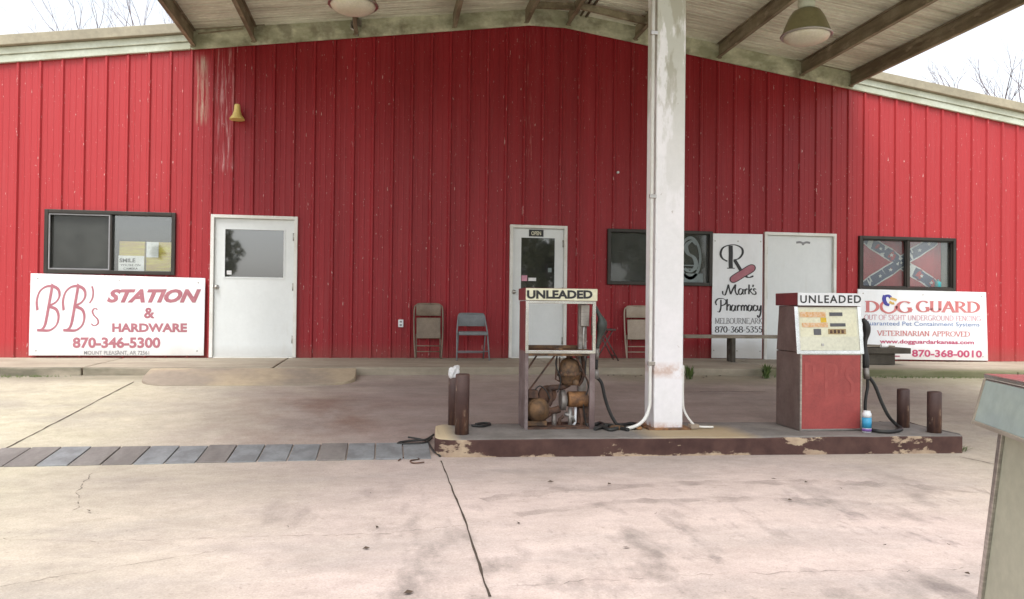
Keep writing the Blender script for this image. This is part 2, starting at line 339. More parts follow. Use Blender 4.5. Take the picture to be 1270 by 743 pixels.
M['screen'] = glass('insect_screen', (.22,.23,.22), .03, .11)
M['headglass'] = mat('dial_glass', (.24,.3,.32), (.31,.37,.33), .2, 0, 1.6, (.6,.6,2), lo=.3, hi=.7)  # blue-green tones painted in to stand for reflections in the glass
M['bezel'] = mat('bezel_enamel', (.3,.27,.22), (.24,.21,.17), .4, .2, 5)

# ------------------------------------------------------------------ mesh builder
def root_of(o):
    while o.parent: o = o.parent
    return o
class MB:
    def __init__(s): s.v = []; s.f = []; s.sm = []
    def add(s, vs, fs, smooth=False, X=None):
        b = len(s.v); s.v += [tuple(X @ Vector(p)) if X else tuple(p) for p in vs]
        s.f += [tuple(i+b for i in f) for f in fs]; s.sm += [smooth]*len(fs); return s
    def box(s, a, b, X=None):
        x0,x1 = sorted((a[0],b[0])); y0,y1 = sorted((a[1],b[1])); z0,z1 = sorted((a[2],b[2]))
        v = [(x,y,z) for z in (z0,z1) for y in (y0,y1) for x in (x0,x1)]
        return s.add(v, [(0,2,3,1),(4,5,7,6),(0,1,5,4),(2,6,7,3),(0,4,6,2),(1,3,7,5)], False, X)
    def hexa(s, bot, top):
        """eight corners: bottom ring and top ring, both counter-clockwise from above"""
        n = len(bot); v = list(bot)+list(top)
        return s.add(v, [tuple(range(n-1,-1,-1)), tuple(range(n,2*n))]+[(i,(i+1)%n,n+(i+1)%n,n+i) for i in range(n)])
    def bar(s, p, q, w, h, upv=(0,0,1)):
        p, q = Vector(p), Vector(q); d = (q-p).normalized(); sx = d.cross(Vector(upv))
        if sx.length < 1e-4: sx = d.cross(Vector((1,0,0)))
        sx.normalize(); sy = sx.cross(d)
        v = [c+sx*a*w/2+sy*b*h/2 for c in (p,q) for a,b in ((-1,-1),(1,-1),(1,1),(-1,1))]
        return s.add(v, [(3,2,1,0),(4,5,6,7),(0,1,5,4),(1,2,6,5),(2,3,7,6),(3,0,4,7)])
    def tube(s, pts, r, n=8, cap=True):
        pts = [Vector(p) for p in pts]; rs = r if isinstance(r, (list, tuple)) else [r]*len(pts)
        b = len(s.v); nrm = None; m_ = len(pts)
        for i, p in enumerate(pts):
            d = (pts[min(i+1,m_-1)]-pts[max(i-1,0)]).normalized()
            if nrm is None:
                nrm = d.cross(Vector((0,0,1)));
                if nrm.length < .05: nrm = d.cross(Vector((1,0,0)))
            nrm = (nrm-d*nrm.dot(d)).normalized(); bn = d.cross(nrm)
            for k in range(n):
                a = 2*math.pi*k/n; s.v.append(tuple(p+(nrm*math.cos(a)+bn*math.sin(a))*rs[i]))
        for i in range(m_-1):
            for k in range(n):
                s.f.append((b+i*n+k, b+i*n+(k+1)%n, b+(i+1)*n+(k+1)%n, b+(i+1)*n+k)); s.sm.append(n > 5)
        if cap:
            s.f.append(tuple(b+k for k in range(n-1,-1,-1))); s.sm.append(False)
            s.f.append(tuple(b+(m_-1)*n+k for k in range(n))); s.sm.append(False)
        return s
    def lathe(s, prof, c=(0,0,0), axis=(0,0,1), n=20):
        c = Vector(c); ax = Vector(axis).normalized(); t = ax.cross(Vector((1,0,0)))
        if t.length < .1: t = ax.cross(Vector((0,1,0)))
        t.normalize(); u_ = ax.cross(t); b = len(s.v)
        for r, h in prof:
            for k in range(n):
                a = 2*math.pi*k/n; s.v.append(tuple(c+ax*h+(t*math.cos(a)+u_*math.sin(a))*r))
        for i in range(len(prof)-1):
            for k in range(n):
                s.f.append((b+i*n+k, b+i*n+(k+1)%n, b+(i+1)*n+(k+1)%n, b+(i+1)*n+k)); s.sm.append(True)
        s.f.append(tuple(b+k for k in range(n-1,-1,-1))); s.sm.append(False)
        s.f.append(tuple(b+(len(prof)-1)*n+k for k in range(n))); s.sm.append(False)
        return s
    def build(s, name, mt, parent=None, bevel=0, world=True):
        off = root_of(parent).location if (parent and world) else Vector((0,0,0))
        me = bpy.data.meshes.new(name); me.from_pydata([tuple(Vector(p)-off) for p in s.v], [], s.f)
        me.polygons.foreach_set('use_smooth', s.sm); me.materials.append(M[mt] if isinstance(mt, str) else mt); me.update()
        bm = bmesh.new(); bm.from_mesh(me); bmesh.ops.recalc_face_normals(bm, faces=bm.faces); bm.to_mesh(me); bm.free()
        o = bpy.data.objects.new(name, me); COL.objects.link(o)
        if parent: o.parent = parent
        if bevel:
            bv = o.modifiers.new('bevel', 'BEVEL'); bv.width = bevel; bv.segments = 2; bv.limit_method = 'ANGLE'; bv.angle_limit = R(40)
        return o
def tag(o, label, cat, group=None, kind=None):
    if label: o['label'] = label
    if cat: o['category'] = cat
    if group: o['group'] = group
    if kind: o['kind'] = kind
    return o
def thing(name, loc, label, cat, group=None, rz=0):
    o = bpy.data.objects.new(name, None); COL.objects.link(o); o.empty_display_size = .2
    o.location = loc; o.rotation_euler = (0,0,rz); return tag(o, label, cat, group)
def copy_tree(o, parent=None):
    c = o.copy(); COL.objects.link(c); c.parent = parent
    for ch in list(o.children): copy_tree(ch, c)
    return c
def curve_pts(pts, n=8):
    """Catmull-Rom through the points"""
    P = [Vector(p) for p in pts]; out = []
    for i in range(len(P)-1):
        a, b, c, d = P[max(i-1,0)], P[i], P[i+1], P[min(i+2,len(P)-1)]
        for k in range(n):
            t = k/n; out.append(.5*((2*b)+(c-a)*t+(2*a-5*b+4*c-d)*t*t+(3*b-a-3*c+d)*t**3))
    out.append(P[-1]); return out

# ------------------------------------------------------------------ lettering
_fc = None
def sans(mb, text, p0, p1, y0, y1, to3d, bold=0, shear=0, space=1.0, lift=0):
    """built-in letters fitted to a box: p0..p1 left/right, y0 top, y1 bottom (2-D units mapped by to3d)"""
    cu = bpy.data.curves.new('t', 'FONT'); cu.body = text; cu.offset = bold; cu.shear = shear; cu.space_character = space
    cu.resolution_u = 3
    ob = bpy.data.objects.new('t', cu); COL.objects.link(ob); bpy.context.view_layer.update()
    me = bpy.data.meshes.new_from_object(ob.evaluated_get(bpy.context.evaluated_depsgraph_get()))
    vs_ = [v.co.copy() for v in me.vertices]; fs = [tuple(p.vertices) for p in me.polygons]
    bpy.data.objects.remove(ob); bpy.data.curves.remove(cu); bpy.data.meshes.remove(me)
    xa, xb = min(v.x for v in vs_), max(v.x for v in vs_); ya, yb = min(v.y for v in vs_), max(v.y for v in vs_)
    mb.add([to3d(p0+(v.x-xa)/(xb-xa)*(p1-p0), y1+(v.y-ya)/(yb-ya)*(y0-y1), lift) for v in vs_], fs)
_k = [0]
def pen(mb, pts, to3d, w, t, ang=0, smooth=True):
    """a broad-nib stroke: thick across the nib, thin along it"""
    P = [Vector(p).to_2d() for p in pts]
    if smooth and len(P) > 2: P = [Vector(p).to_2d() for p in curve_pts([(*p, 0) for p in P], 6)]
    _k[0] = (_k[0]+1) % 6; lift = _k[0]*.0003
    L_, R_ = [], []
    for i, p in enumerate(P):
        d = (P[min(i+1,len(P)-1)]-P[max(i-1,0)])
        if d.length < 1e-6: d = Vector((1,0))
        d.normalize(); a = math.atan2(d.y, d.x)
        hw = .5*math.sqrt((w*math.sin(a-ang))**2+t**2); nn = Vector((-d.y, d.x))*hw
        L_.append(to3d(*(p+nn), lift)); R_.append(to3d(*(p-nn), lift))
    n = len(P); mb.add(L_+R_, [(i, n+i, n+i+1, i+1) for i in range(n-1)])
def A(cx, cy, rx, ry, a0, a1, n=12): return [(cx+rx*math.cos(R(a0+(a1-a0)*i/n)), cy+ry*math.sin(R(a0+(a1-a0)*i/n))) for i in range(n+1)]
def st(x, a=0, b=1): return [(x, a), (x, b)]
GL = {  # width, strokes, serif spots
 'A': (.8, [[(.05,0),(.4,1)], [(.4,1),(.75,0)], [(.18,.35),(.63,.35)]], [(.05,0),(.75,0)]),
 'B': (.7, [st(.16), [(.16,.97)]+A(.26,.75,.28,.22,90,-90)+[(.16,.53)], [(.16,.52)]+A(.26,.27,.36,.25,90,-90)+[(.16,.03)]], [(.12,0),(.12,1)]),
 'C': (.78, [A(.44,.5,.38,.49,45,315), st(.72,.72,.9)], []),
 'D': (.85, [st(.16), [(.16,.98)]+A(.3,.5,.48,.48,90,-90)+[(.16,.02)]], [(.12,0),(.12,1)]),
 'E': (.68, [st(.16), [(.16,.97),(.6,.97),(.6,.82)], [(.16,.52),(.5,.52)], [(.16,.03),(.63,.03),(.63,.2)]], [(.12,0),(.12,1)]),
 'F': (.62, [st(.16), [(.16,.97),(.6,.97),(.6,.82)], [(.16,.52),(.5,.52)]], [(.16,0),(.12,1)]),
 'G': (.86, [A(.46,.5,.39,.49,45,340), st(.74,.05,.42), [(.58,.42),(.85,.42)]], []),
 'H': (.85, [st(.16), st(.69), [(.16,.5),(.69,.5)]], [(.16,0),(.16,1),(.69,0),(.69,1)]),
 'I': (.36, [st(.18)], [(.18,0),(.18,1)]),
 'K': (.8, [st(.16), [(.16,.4),(.66,1)], [(.32,.58),(.72,0)]], [(.16,0),(.16,1),(.7,0)]),
 'L': (.64, [st(.16), [(.16,.03),(.6,.03),(.6,.2)]], [(.12,0),(.16,1)]),
 'M': (1.0, [st(.14), [(.14,1),(.5,.1)], [(.5,.1),(.84,1)], st(.84)], [(.14,0),(.12,1),(.84,0),(.86,1)]),
 'N': (.86, [st(.15), [(.15,1),(.7,0)], st(.7)], [(.15,0),(.12,1),(.7,1)]),
 'O': (.88, [A(.44,.5,.38,.49,90,450,20)], []),
 'P': (.68, [st(.16), [(.16,.97)]+A(.26,.73,.34,.24,90,-90)+[(.16,.49)]], [(.16,0),(.12,1)]),
 'R': (.8, [st(.16), [(.16,.97)]+A(.26,.73,.34,.24,90,-90)+[(.16,.49)], [(.34,.49),(.72,.02)]], [(.16,0),(.12,1),(.74,0)]),
 'S': (.62, [[(.54,.82),(.44,.96),(.22,.95),(.1,.78),(.2,.6),(.42,.45),(.53,.26),(.42,.06),(.2,.03),(.08,.18)]], []),
 'T': (.74, [st(.37), [(.06,.8),(.06,.97),(.68,.97),(.68,.8)]], [(.37,0)]),
 'U': (.85, [[(.15,1),(.15,.3)]+A(.42,.3,.27,.28,180,360)+[(.69,.3),(.69,1)]], [(.15,1),(.69,1)]),
 'V': (.8, [[(.06,1),(.4,0)], [(.4,0),(.74,1)]], [(.06,1),(.74,1)]),
 'Y': (.78, [[(.06,1),(.39,.48)], [(.72,1),(.39,.48)], st(.39,0,.5)], [(.06,1),(.72,1),(.39,0)]),
 '8': (.62, [A(.31,.75,.2,.23,90,450,16), A(.31,.26,.25,.25,90,450,16)], []),
 '7': (.58, [[(.08,.82),(.08,.96),(.52,.96)], [(.52,.96),(.3,.4),(.24,0)]], []),
 '0': (.62, [A(.31,.5,.24,.48,90,450,18)], []),
 '3': (.6, [[(.1,.85),(.3,.98),(.5,.78),(.28,.53)], [(.28,.53),(.54,.3),(.32,.03),(.08,.14)]], []),
 '6': (.62, [[(.5,.93),(.3,.86),(.12,.5),(.1,.25)], A(.31,.28,.22,.27,180,540,16)], []),
 '5': (.6, [[(.5,.95),(.18,.95),(.15,.56)], [(.15,.56),(.36,.6),(.53,.32),(.34,.03),(.08,.12)]], []),
 '-': (.4, [[(.06,.4),(.34,.4)]], []), ',': (.25, [[(.14,.1),(.08,-.14)]], []), ' ': (.4, [], []),
 "'": (.2, [[(.12,1),(.08,.76)]], []),
}
def serif(mb, text, x0, x1, ytop, ybot, to3d, w=.15, t=.055, ticks=True, arch=0):
    tot = sum(GL[c][0] for c in text); sx = (x1-x0)/tot; sy = (ytop-ybot); cx = x0
    for c in text:
        wd, strokes, sp = GL[c]
        def loc(px, py, lift=0, cx=cx):
            return to3d(cx+px*sx, ybot+py*sy, lift)
        for s_ in strokes: pen(mb, s_, loc, w, t, 0, len(s_) > 3)
        if ticks:
            for (a, b) in sp: pen(mb, [(a-.13, b+(.025 if b < .5 else -.025)), (a+.13, b+(.025 if b < .5 else -.025))], loc, w*.4, t)
        cx += wd*sx

def wallmap(Y):
    """2-D = photo pixels projected on to the upright plane y = Y"""
    def f(px, py, lift=0):
        p = onY(px, py, Y); return Vector((p.x, p.y-lift, p.z))
    return f

# ================================================================== THE SETTING
mb = MB(); B = 900; mb.add([(-B,-B,-.78),(B,-B,-.78),(B,B,-.78),(-B,B,-.78)], [(0,1,2,3)]); tag(mb.build('ground', 'soil'), None, None, kind='structure')
mb = MB()
xs = [-30+i*.75 for i in range(89)]; ys = [-1.5, -1.64, -1.8]+[-2-.3*i for i in range(45)]+[-16-2*i for i in range(9)]
for y in ys:
    for x in xs: mb.v.append((x, y, gz(x, y)+.006*math.sin(x*1.3+y*.7)*(1 if y < -6 else .3)))
nx = len(xs)
for j in range(len(ys)-1):
    for i in range(nx-1): mb.f.append((j*nx+i, j*nx+i+1, (j+1)*nx+i+1, (j+1)*nx+i)); mb.sm.append(True)
tag(mb.build('concrete_apron', 'concrete'), None, None, kind='structure')
def wz(x): return -.028-.012*max(0, min(x, 12)-3)
mb = MB()
for a, b in ((-30,-3.92),(-3.90,-1.52),(-1.5,2.4),(2.42,5.8),(5.82,9.9),(9.92,36)):       # poured bays of the walkway
    a_, b_ = a, b
    mb.hexa([(a_,-1.64,-.6),(b_,-1.64,-.6),(b_,.4,-.6),(a_,.4,-.6)], [(a_,-1.62,wz(a)),(b_,-1.62,wz(b)),(b_,.4,0 if b < 9 else -.05),(a_,.4,0 if a < 9 else -.05)])
tag(mb.build('walkway', 'walk', bevel=.018), None, None, kind='structure')
# rounded low ramp in front of the left door
mb = MB(); L_ = [onG(175,469), onG(437,472)]; ring = []
xa, xb, ya, yb = -3.05, -.4, -2.3, -1.66
for cx_, cy_, a0 in ((xb-.35,ya+.3,-90),(xb-.12,yb-.02,0),(xa+.12,yb-.02,90),(xa+.35,ya+.3,180)):
    for k in range(7):
        a = R(a0+90*k/6); rx, ry = (.35,.3) if cy_ < -1.75 else (.12,.02); ring.append((cx_+rx*math.cos(a), cy_+ry*math.sin(a)))
mb.hexa([(x,y,gz(x,y)-.05) for x,y in ring], [(x,y,-.033+(gz(x,-2.3)+.022+.033)*min(1,max(0,(-1.66-y)/.64))) for x,y in ring])
tag(mb.build('ramp', 'ramp', bevel=.02), None, None, kind='structure')
# joints and cracks
def crack(pxs, w, jit, name='ground_joint', seg=14, zoff=.004, mt='crack'):
    P = [onG(*p) for p in pxs]; mb = MB(); pts = []
    for a, b in zip(P[:-1], P[1:]):
        for k in range(seg): pts.append(a.lerp(b, k/seg))
    pts.append(P[-1]); L2 = []; R2 = []
    for i, p in enumerate(pts):
        d = (pts[min(i+1,len(pts)-1)]-pts[max(i-1,0)]); nn = Vector((-d.y, d.x, 0)).normalized()
        c = p+nn*rnd.gauss(0, jit); ww = w*rnd.uniform(.5, 1.3)/2
        for lst, s_ in ((L2, 1), (R2, -1)):
            q = c+nn*ww*s_; q.z = gz(q.x, q.y)+.006*math.sin(q.x*1.3+q.y*.7)*(1 if q.y < -6 else .3)+zoff; lst.append(q)
    n = len(pts); mb.add(L2+R2, [(i, n+i, n+i+1, i+1) for i in range(n-1)])
    return tag(mb.build(name, 'hairline' if name == 'ground_crack' else mt), None, None, kind='structure')
crack([(547,572),(577,648),(607,742)], .013, .002)
crack([(166,474),(85,516),(2,559)], .014, .003)
crack([(2,668),(120,671),(260,668),(380,665),(470,664),(560,655)], .006, .01, 'ground_crack')
crack([(118,585),(105,598),(97,612),(94,632)], .008, .01, 'ground_crack', 8)
crack([(560,655),(590,652)], .006, .006, 'ground_crack')
crack([(0,728),(160,700),(270,683)], .006, .012, 'ground_crack')
crack([(1190,567),(1236,577)], .012, .004, 'ground_joint')
crack([(607,731),(760,720),(900,712),(1060,708),(1200,705)], .006, .014, 'ground_crack')
crack([(600,622),(700,607),(850,599),(1000,598),(1100,602),(1225,611)], .17, .004, 'tyre_mark', 14, .004, 'scuff')
crack([(640,640),(780,622),(940,618),(1080,624)], .14, .004, 'tyre_mark', 14, .0045, 'scuff')
crack([(868,486),(950,486)], .01, .003)

# ------------------------------------------------------------------ the building
XR, PK, SL = 2.55, 5.47, .141
def rake(x): return PK-SL*max(.3, abs(x-XR))+SL*.3
XL, XE = -11.5, 16.6
bld = thing('metal_building', (XR,0,0), 'long red ribbed metal building with low gable and white doors', 'building')
def rect(x0, y0, x1, y1):          # photo pixel rectangle -> wall rectangle X0,X1,Z0,Z1
    a, b, c, d = onY(x0,y0), onY(x1,y0), onY(x0,y1), onY(x1,y1)
    return ((a.x+c.x)/2, (b.x+d.x)/2, (c.z+d.z)/2, (a.z+b.z)/2)
WIN = {'left': (-5.03,-3.19,1.25,2.2), 'mid': (3.61,5.45,1.22,2.15), 'right': (8.18,10.07,1.2,2.15)}
DOOR = {'left': (-2.68,-1.39,0,2.195), 'mid': (1.965,2.92,0,2.17), 'right': (6.4,7.74,-.03,2.17)}
opens = [(a+.03,b-.03,c+.03,d-.03) for a,b,c,d in WIN.values()]+[(a+.03,b-.03,-.1,d-.03) for a,b,c,d in DOOR.values()]
prof = [(0,0),(.04,-.002),(.058,-.034),(.085,-.034),(.103,-.002),(.15,0),(.158,-.004),(.172,-.004),(.18,0),(.235,0),(.243,-.004),(.257,-.004),(.265,0)]
ribx = -5.44
pts = []
k = int((XL-ribx)/.305)-1
x = ribx+k*.305
while x < XE:
    pts += [(x-.07+a, b) for a, b in prof]; x += .305
pts = [(a, b) for a, b in pts if XL <= a <= XE]
def py(x):
    for (a, ya_), (b, yb_) in zip(pts[:-1], pts[1:]):
        if a <= x <= b: return ya_+(yb_-ya_)*(x-a)/max(b-a,1e-6)
    return 0
ext = []
for o_ in opens:
    for xx in o_[:2]: ext.append((xx, py(xx)))
pts = sorted(pts+ext)
mb = MB()
for (xa, ya_), (xb, yb_) in zip(pts[:-1], pts[1:]):
    if xb-xa < 1e-5: continue
    mid = (xa+xb)/2; cuts = sorted([o_ for o_ in opens if o_[0] < mid < o_[1]], key=lambda q: q[2])
    z = -.06; spans = []
    for o_ in cuts:
        if o_[2] > z: spans.append((z, o_[2], z, o_[2]))
        z = o_[3]
    spans.append((z, rake(xa), z, rake(xb)))
    for z0a, z1a, z0b, z1b in spans: mb.add([(xa,ya_,z0a),(xb,yb_,z0b),(xb,yb_,z1b),(xa,ya_,z1a)], [(0,1,2,3)])
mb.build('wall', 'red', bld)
mb = MB(); DP = 16
mb.box((XL,0.01,-.06),(XL+.05,DP,rake(XL))); mb.box((XE-.05,.01,-.06),(XE,DP,rake(XE)))
mb.hexa([(XL,DP,-.06),(XE,DP,-.06),(XE,DP+.05,-.06),(XL,DP+.05,-.06)], [(XL,DP,rake(XL)),(XE,DP,rake(XE)),(XE,DP+.05,rake(XE)),(XL,DP+.05,rake(XL))])
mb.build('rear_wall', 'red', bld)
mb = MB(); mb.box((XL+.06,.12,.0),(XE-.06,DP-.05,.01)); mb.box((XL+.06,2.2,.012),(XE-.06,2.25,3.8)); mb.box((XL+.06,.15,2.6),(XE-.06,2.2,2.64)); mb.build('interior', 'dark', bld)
mb = MB()
for s_ in (-1, 1):
    x0, x1 = XR, (XL-.1 if s_ < 0 else XE+.1); z0, z1 = rake(XR)+.3, rake(x1)+.27
    q = [(x0,-.12,z0),(x1,-.12,z1),(x1,DP+.1,z1),(x0,DP+.1,z0)]
    if s_ > 0: mb.hexa([(a,b,c) for a,b,c in q], [(a,b,c+.04) for a,b,c in q])
    else: q = q[::-1]; mb.hexa(q, [(a,b,c+.04) for a,b,c in q])
mb.build('roof', 'roofedge', bld)
CL, CR = -2.98, 7.98                      # canopy edges
for a, b in ((XL-.1,CL-.03),(CR+.03,XE+.1)):
    mb = MB(); me_ = MB()
    def slab(m_, y0, y1, d0, d1):
        v0, v1 = rake(a), rake(b)
        m_.hexa([(a,y0,v0+d0),(b,y0,v1+d0),(b,y1,v1+d0),(a,y1,v0+d0)], [(a,y0,v0+d1),(b,y0,v1+d1),(b,y1,v1+d1),(a,y1,v0+d1)])
    slab(mb, -.06, -.005, -.02, .09); slab(mb, -.085, -.005, .093, .2); slab(me_, -.16, -.005, .203, .36)
    mb.build('rake_trim', 'trim', bld, .008); me_.build('roof_edge', 'roofedge', bld, .012)

def frame(mb, x0, x1, z0, z1, w, y0, y1, bottom=True):
    mb.box((x0,y0,z0),(x0+w,y1,z1)); mb.box((x1-w,y0,z0),(x1,y1,z1)); mb.box((x0+w,y0,z1-w),(x1-w,y1,z1))
    if bottom: mb.box((x0+w,y0,z0),(x1-w,y1,z0+w))
for key, lab in (('left','white steel door with wide window and white sticker'),('mid','narrow white door with tall dark window'),('right','plain white door without a window')):
    x0,x1,z0,z1 = DOOR[key]; wf = .05
    pane = {'left': rect(279,285,352,344), 'mid': rect(646,295,688,366), 'right': None}[key]
    mb = MB(); a, b, c, d = x0+wf+.004, x1-wf-.004, z0+.015, z1-wf-.004
    if pane:
        p, q, r_, s_ = pane
        mb.box((a,-.0,c),(p,.045,d)); mb.box((q,0,c),(b,.045,d)); mb.box((p,0,c),(q,.045,r_)); mb.box((p,0,s_),(q,.045,d))
    else: mb.box((a,0,c),(b,.045,d))
    dr = mb.build('door', 'door', bld); dr['label'] = lab
    mb = MB(); frame(mb, x0, x1, z0, z1, wf, -.055, .1, False); mb.box((x0+wf,-.03,z0-.01),(x1-wf,.1,z0+.012)); mb.build('door_frame', 'doorframe', dr, .004)
    if pane:
        mb = MB(); mb.box((p,.018,r_),(q,.024,s_)); mb.build('pane', 'glassdoor', dr)
        mb = MB(); frame(mb, p-.018, q+.018, r_-.018, s_+.018, .02, -.008, .0); mb.build('glazing_bead', 'door', dr)
    hx = {'left': onY(269,356), 'mid': onY(637,362), 'right': None}[key]
    if hx:
        mb = MB(); mb.lathe([(.035,0),(.035,.008),(.014,.012),(.014,.04),(.028,.05),(.032,.065),(.022,.08),(0.001,.082)], (hx.x,0,hx.z), (0,-1,0), 14); mb.build('door_knob', 'steel', dr)
    hg = x1-wf-.012 if key != 'right' else x0+wf+.012
    for zz in (.28,1.1,1.88):
        mb = MB(); mb.tube([(hg,-.012,z0+zz-.06),(hg,-.012,z0+zz+.06)], .011, 8); mb.build('hinge', 'steel', dr)
    if key == 'left':
        q = onY(284,338); mb = MB(); mb.box((q.x-.035,.012,q.z-.03),(q.x+.035,.016,q.z+.03)); mb.build('sticker', 'paper', dr)
    if key == 'mid':
        X0,X1,Z0,Z1 = rect(656,285,674,293.5); mb = MB(); mb.box((X0,-.008,Z0),(X1,0,Z1)); mb.build('door_sign', 'ink', dr)
        mb = MB(); sans(mb, 'OPEN', 659, 671, 286.8, 291.8, wallmap(-.011), .02); mb.build('lettering', 'creamsign', dr)
        for px_, m_ in ((rect(647,341.5,654,348.5),'pinktag'),(rect(655.5,344.5,665,348.5),'paper')):
            mb = MB(); mb.box((px_[0],.011,px_[2]),(px_[1],.015,px_[3])); mb.build('sticker', m_, dr)
        q = onY(682,335); mb = MB(); mb.box((q.x-.03,.011,q.z-.035),(q.x+.03,.015,q.z+.035)); mb.build('sticker', 'decal', dr)
    if key == 'right':
        q = onY(996,302); mb = MB()
        for s_ in (-1,1): pen(mb, [(q.x, q.z), (q.x+s_*.06, q.z+.02), (q.x+s_*.13, q.z+.012)], lambda a_,b_,l_=0: Vector((a_,-.004-l_,b_)), .035, .012, math.pi/2)
        mb.lathe([(.028,0),(.024,.004)], (q.x,0,q.z-.005), (0,-1,0), 12); mb.build('emblem', 'greyink', dr)
for key, lab in (('left','dark framed sliding window with cartons behind the right half'),('mid','dark framed window partly hidden by the column'),('right','dark framed sliding window with a flag behind it')):
    x0,x1,z0,z1 = WIN[key]; xm = {'left': onY(138,300).x, 'mid': (x0+x1)/2, 'right': onY(1124.5,325).x}[key]
    mb = MB(); frame(mb, x0, x1, z0, z1, .055, -.06, .08)
    if key != 'mid': mb.box((xm-.022,-.045,z0+.055),(xm+.022,.06,z1-.055))
    wn = mb.build('window', 'bronze', bld, .006); wn['label'] = lab
    for i, (a, b) in enumerate(((x0+.055,xm-.022),(xm+.022,x1-.055)) if key != 'mid' else ((x0+.055,x1-.055),)):
        g = {'left': ('screen','glassclear'), 'mid': ('glass',), 'right': ('glassflag','glassclear')}[key][i]
        mb = MB(); mb.box((a,.02,z0+.055),(b,.024,z1-.055)); mb.build('pane', g, wn)
    mb = MB()
    if key == 'left': frame(mb, x0+.06, xm-.005, z0+.06, z1-.06, .018, -.05, -.02); mb.build('sash', 'greyink', wn)
    elif key == 'right':
        for s_ in (x0+.075, xm+.03): frame(mb, s_, (xm-.03 if s_ < xm else x1-.06), z0+.06, z1-.06, .014, -.03, .0)
        mb.build('sash', 'bronze', wn)
    if key == 'mid':
        mw = wallmap(.012); mb = MB()
        c = (856,320); mb.add([mw(c[0]+14*math.cos(2*math.pi*i/28), c[1]+27*math.sin(2*math.pi*i/28)) for i in range(28)]+[mw(c[0]+11*math.cos(2*math.pi*i/28), c[1]+23*math.sin(2*math.pi*i/28)) for i in range(28)], [(i,(i+1)%28,28+(i+1)%28,28+i) for i in range(28)])
        pen(mb, [(864,303),(858,299),(851,305),(853,314),(861,320),(863,330),(856,337),(849,333)], mw, 5, 2)
        mb.add([mw(840,339),mw(872,339.5),mw(872,350.5),mw(840,350)], [(0,1,2,3)])
        pen(mb, [(846,329),(868,329.5)], mw, 1.4, 1.4); pen(mb, [(846,333.5),(866,334)], mw, 1.4, 1.4)
        mb.build('window_decal', 'decal', wn)
q = onY(497,401); mb = MB(); mb.box((q.x-.04,-.05,q.z-.06),(q.x+.04,-.0,q.z+.06)); ot = mb.build('electrical_outlet', 'sign', bld, .006)
for dz in (-.026,.026): mb = MB(); mb.box((q.x-.018,-.053,q.z+dz-.014),(q.x+.018,-.05,q.z+dz+.014)); mb.build('socket', 'greyink', ot)
q = onY(766,214); mb = MB(); mb.lathe([(.022,0),(.022,.03),(.012,.04)], (q.x,0,q.z), (0,-1,0), 10); mb.build('vent_cap', 'sign', bld)

# things behind the window panes
fy = .1; fm = wallmap(fy)
fl = thing('flag', (onY(1118,329,fy).x, fy, onY(1118,356,fy).z), 'red flag with a starred blue diagonal cross behind the right window', 'flag')
def fold(x): return .02*math.sin(x*9)+.012*math.sin(x*23+1)
def flagmap(px, py_, lift=0):
    p = onY(px, py_, fy); return Vector((p.x, p.y+fold(p.x)-lift, p.z))
mb = MB(); nxf, nyf = 40, 6
for j in range(nyf+1):
    for i in range(nxf+1): mb.v.append(tuple(flagmap(1066+i*102/nxf, 293.5+j*66/nyf)))
for j in range(nyf):
    for i in range(nxf): mb.f.append((j*(nxf+1)+i, j*(nxf+1)+i+1, (j+1)*(nxf+1)+i+1, (j+1)*(nxf+1)+i)); mb.sm.append(True)
mb.build('field', 'flagred', fl)
def arm(mb, a, b, w, lift):
    n = 24; d = Vector((b[0]-a[0], b[1]-a[1])).normalized(); nn = Vector((-d.y, d.x))*w/2; L2=[];R2=[]
    for i in range(n+1):
        p = Vector(a).lerp(Vector(b), i/n); L2.append(flagmap(*(p+nn), lift)); R2.append(flagmap(*(p-nn), lift))
    mb.add(L2+R2, [(i,n+1+i,n+2+i,i+1) for i in range(n)], True)
diag = (((1071,294),(1163,357)),((1071,356),(1160,297)))
mb = MB(); arm(mb, *diag[0], 14.5, .003); arm(mb, *diag[1], 14.5, .0036); mb.build('white_border', 'flagwhite', fl)
mb = MB(); arm(mb, *diag[0], 11.5, .006); arm(mb, *diag[1], 11.5, .0066); mb.build('blue_cross', 'flagblue', fl)
def star(c, r_):
    mb = MB()
    v = [flagmap(c[0]+(r_ if i%2==0 else r_*.42)*math.sin(math.pi*i/5), c[1]-(r_ if i%2==0 else r_*.42)*math.cos(math.pi*i/5), .01) for i in range(10)]
    mb.add(v+[flagmap(*c, .01)], [(i,(i+1)%10,10) for i in range(10)]); mb.build('star', 'flagwhite', fl)
for a, b in diag:
    for t in (.1,.23,.36,.64,.77,.9): star((a[0]+(b[0]-a[0])*t, a[1]+(b[1]-a[1])*t), 2.6)
star((1117.5,326), 2.6)
mb = MB(); a = onY(1168,292,.16); b = onY(1182,358,.16)
for i in range(14):
    x_, x2 = a.x+(b.x-a.x)*i/14, a.x+(b.x-a.x)*(i+1)/14; y_, y2 = .16+.03*(i%2), .16+.03*((i+1)%2)
    mb.add([(x_,y_,b.z-.1),(x2,y2,b.z-.1),(x2,y2,a.z+.1),(x_,y_,a.z+.1)], [(0,1,2,3)])
ct = mb.build('curtain', 'curtain'); tag(ct, 'pale pleated curtain at the right edge of the flag window', 'curtain')
so_ = ct.modifiers.new('s','SOLIDIFY'); so_.thickness = .004
q = onY(1163,353,.07); mb = MB(); mb.lathe([(.05,0),(.055,.03),(.055,.1),(.03,.12)], (q.x,.065,1.26), (0,0,1), 14); mb.lathe([(.02,.12),(.02,.15)], (q.x,.065,1.26), (0,0,1), 10)
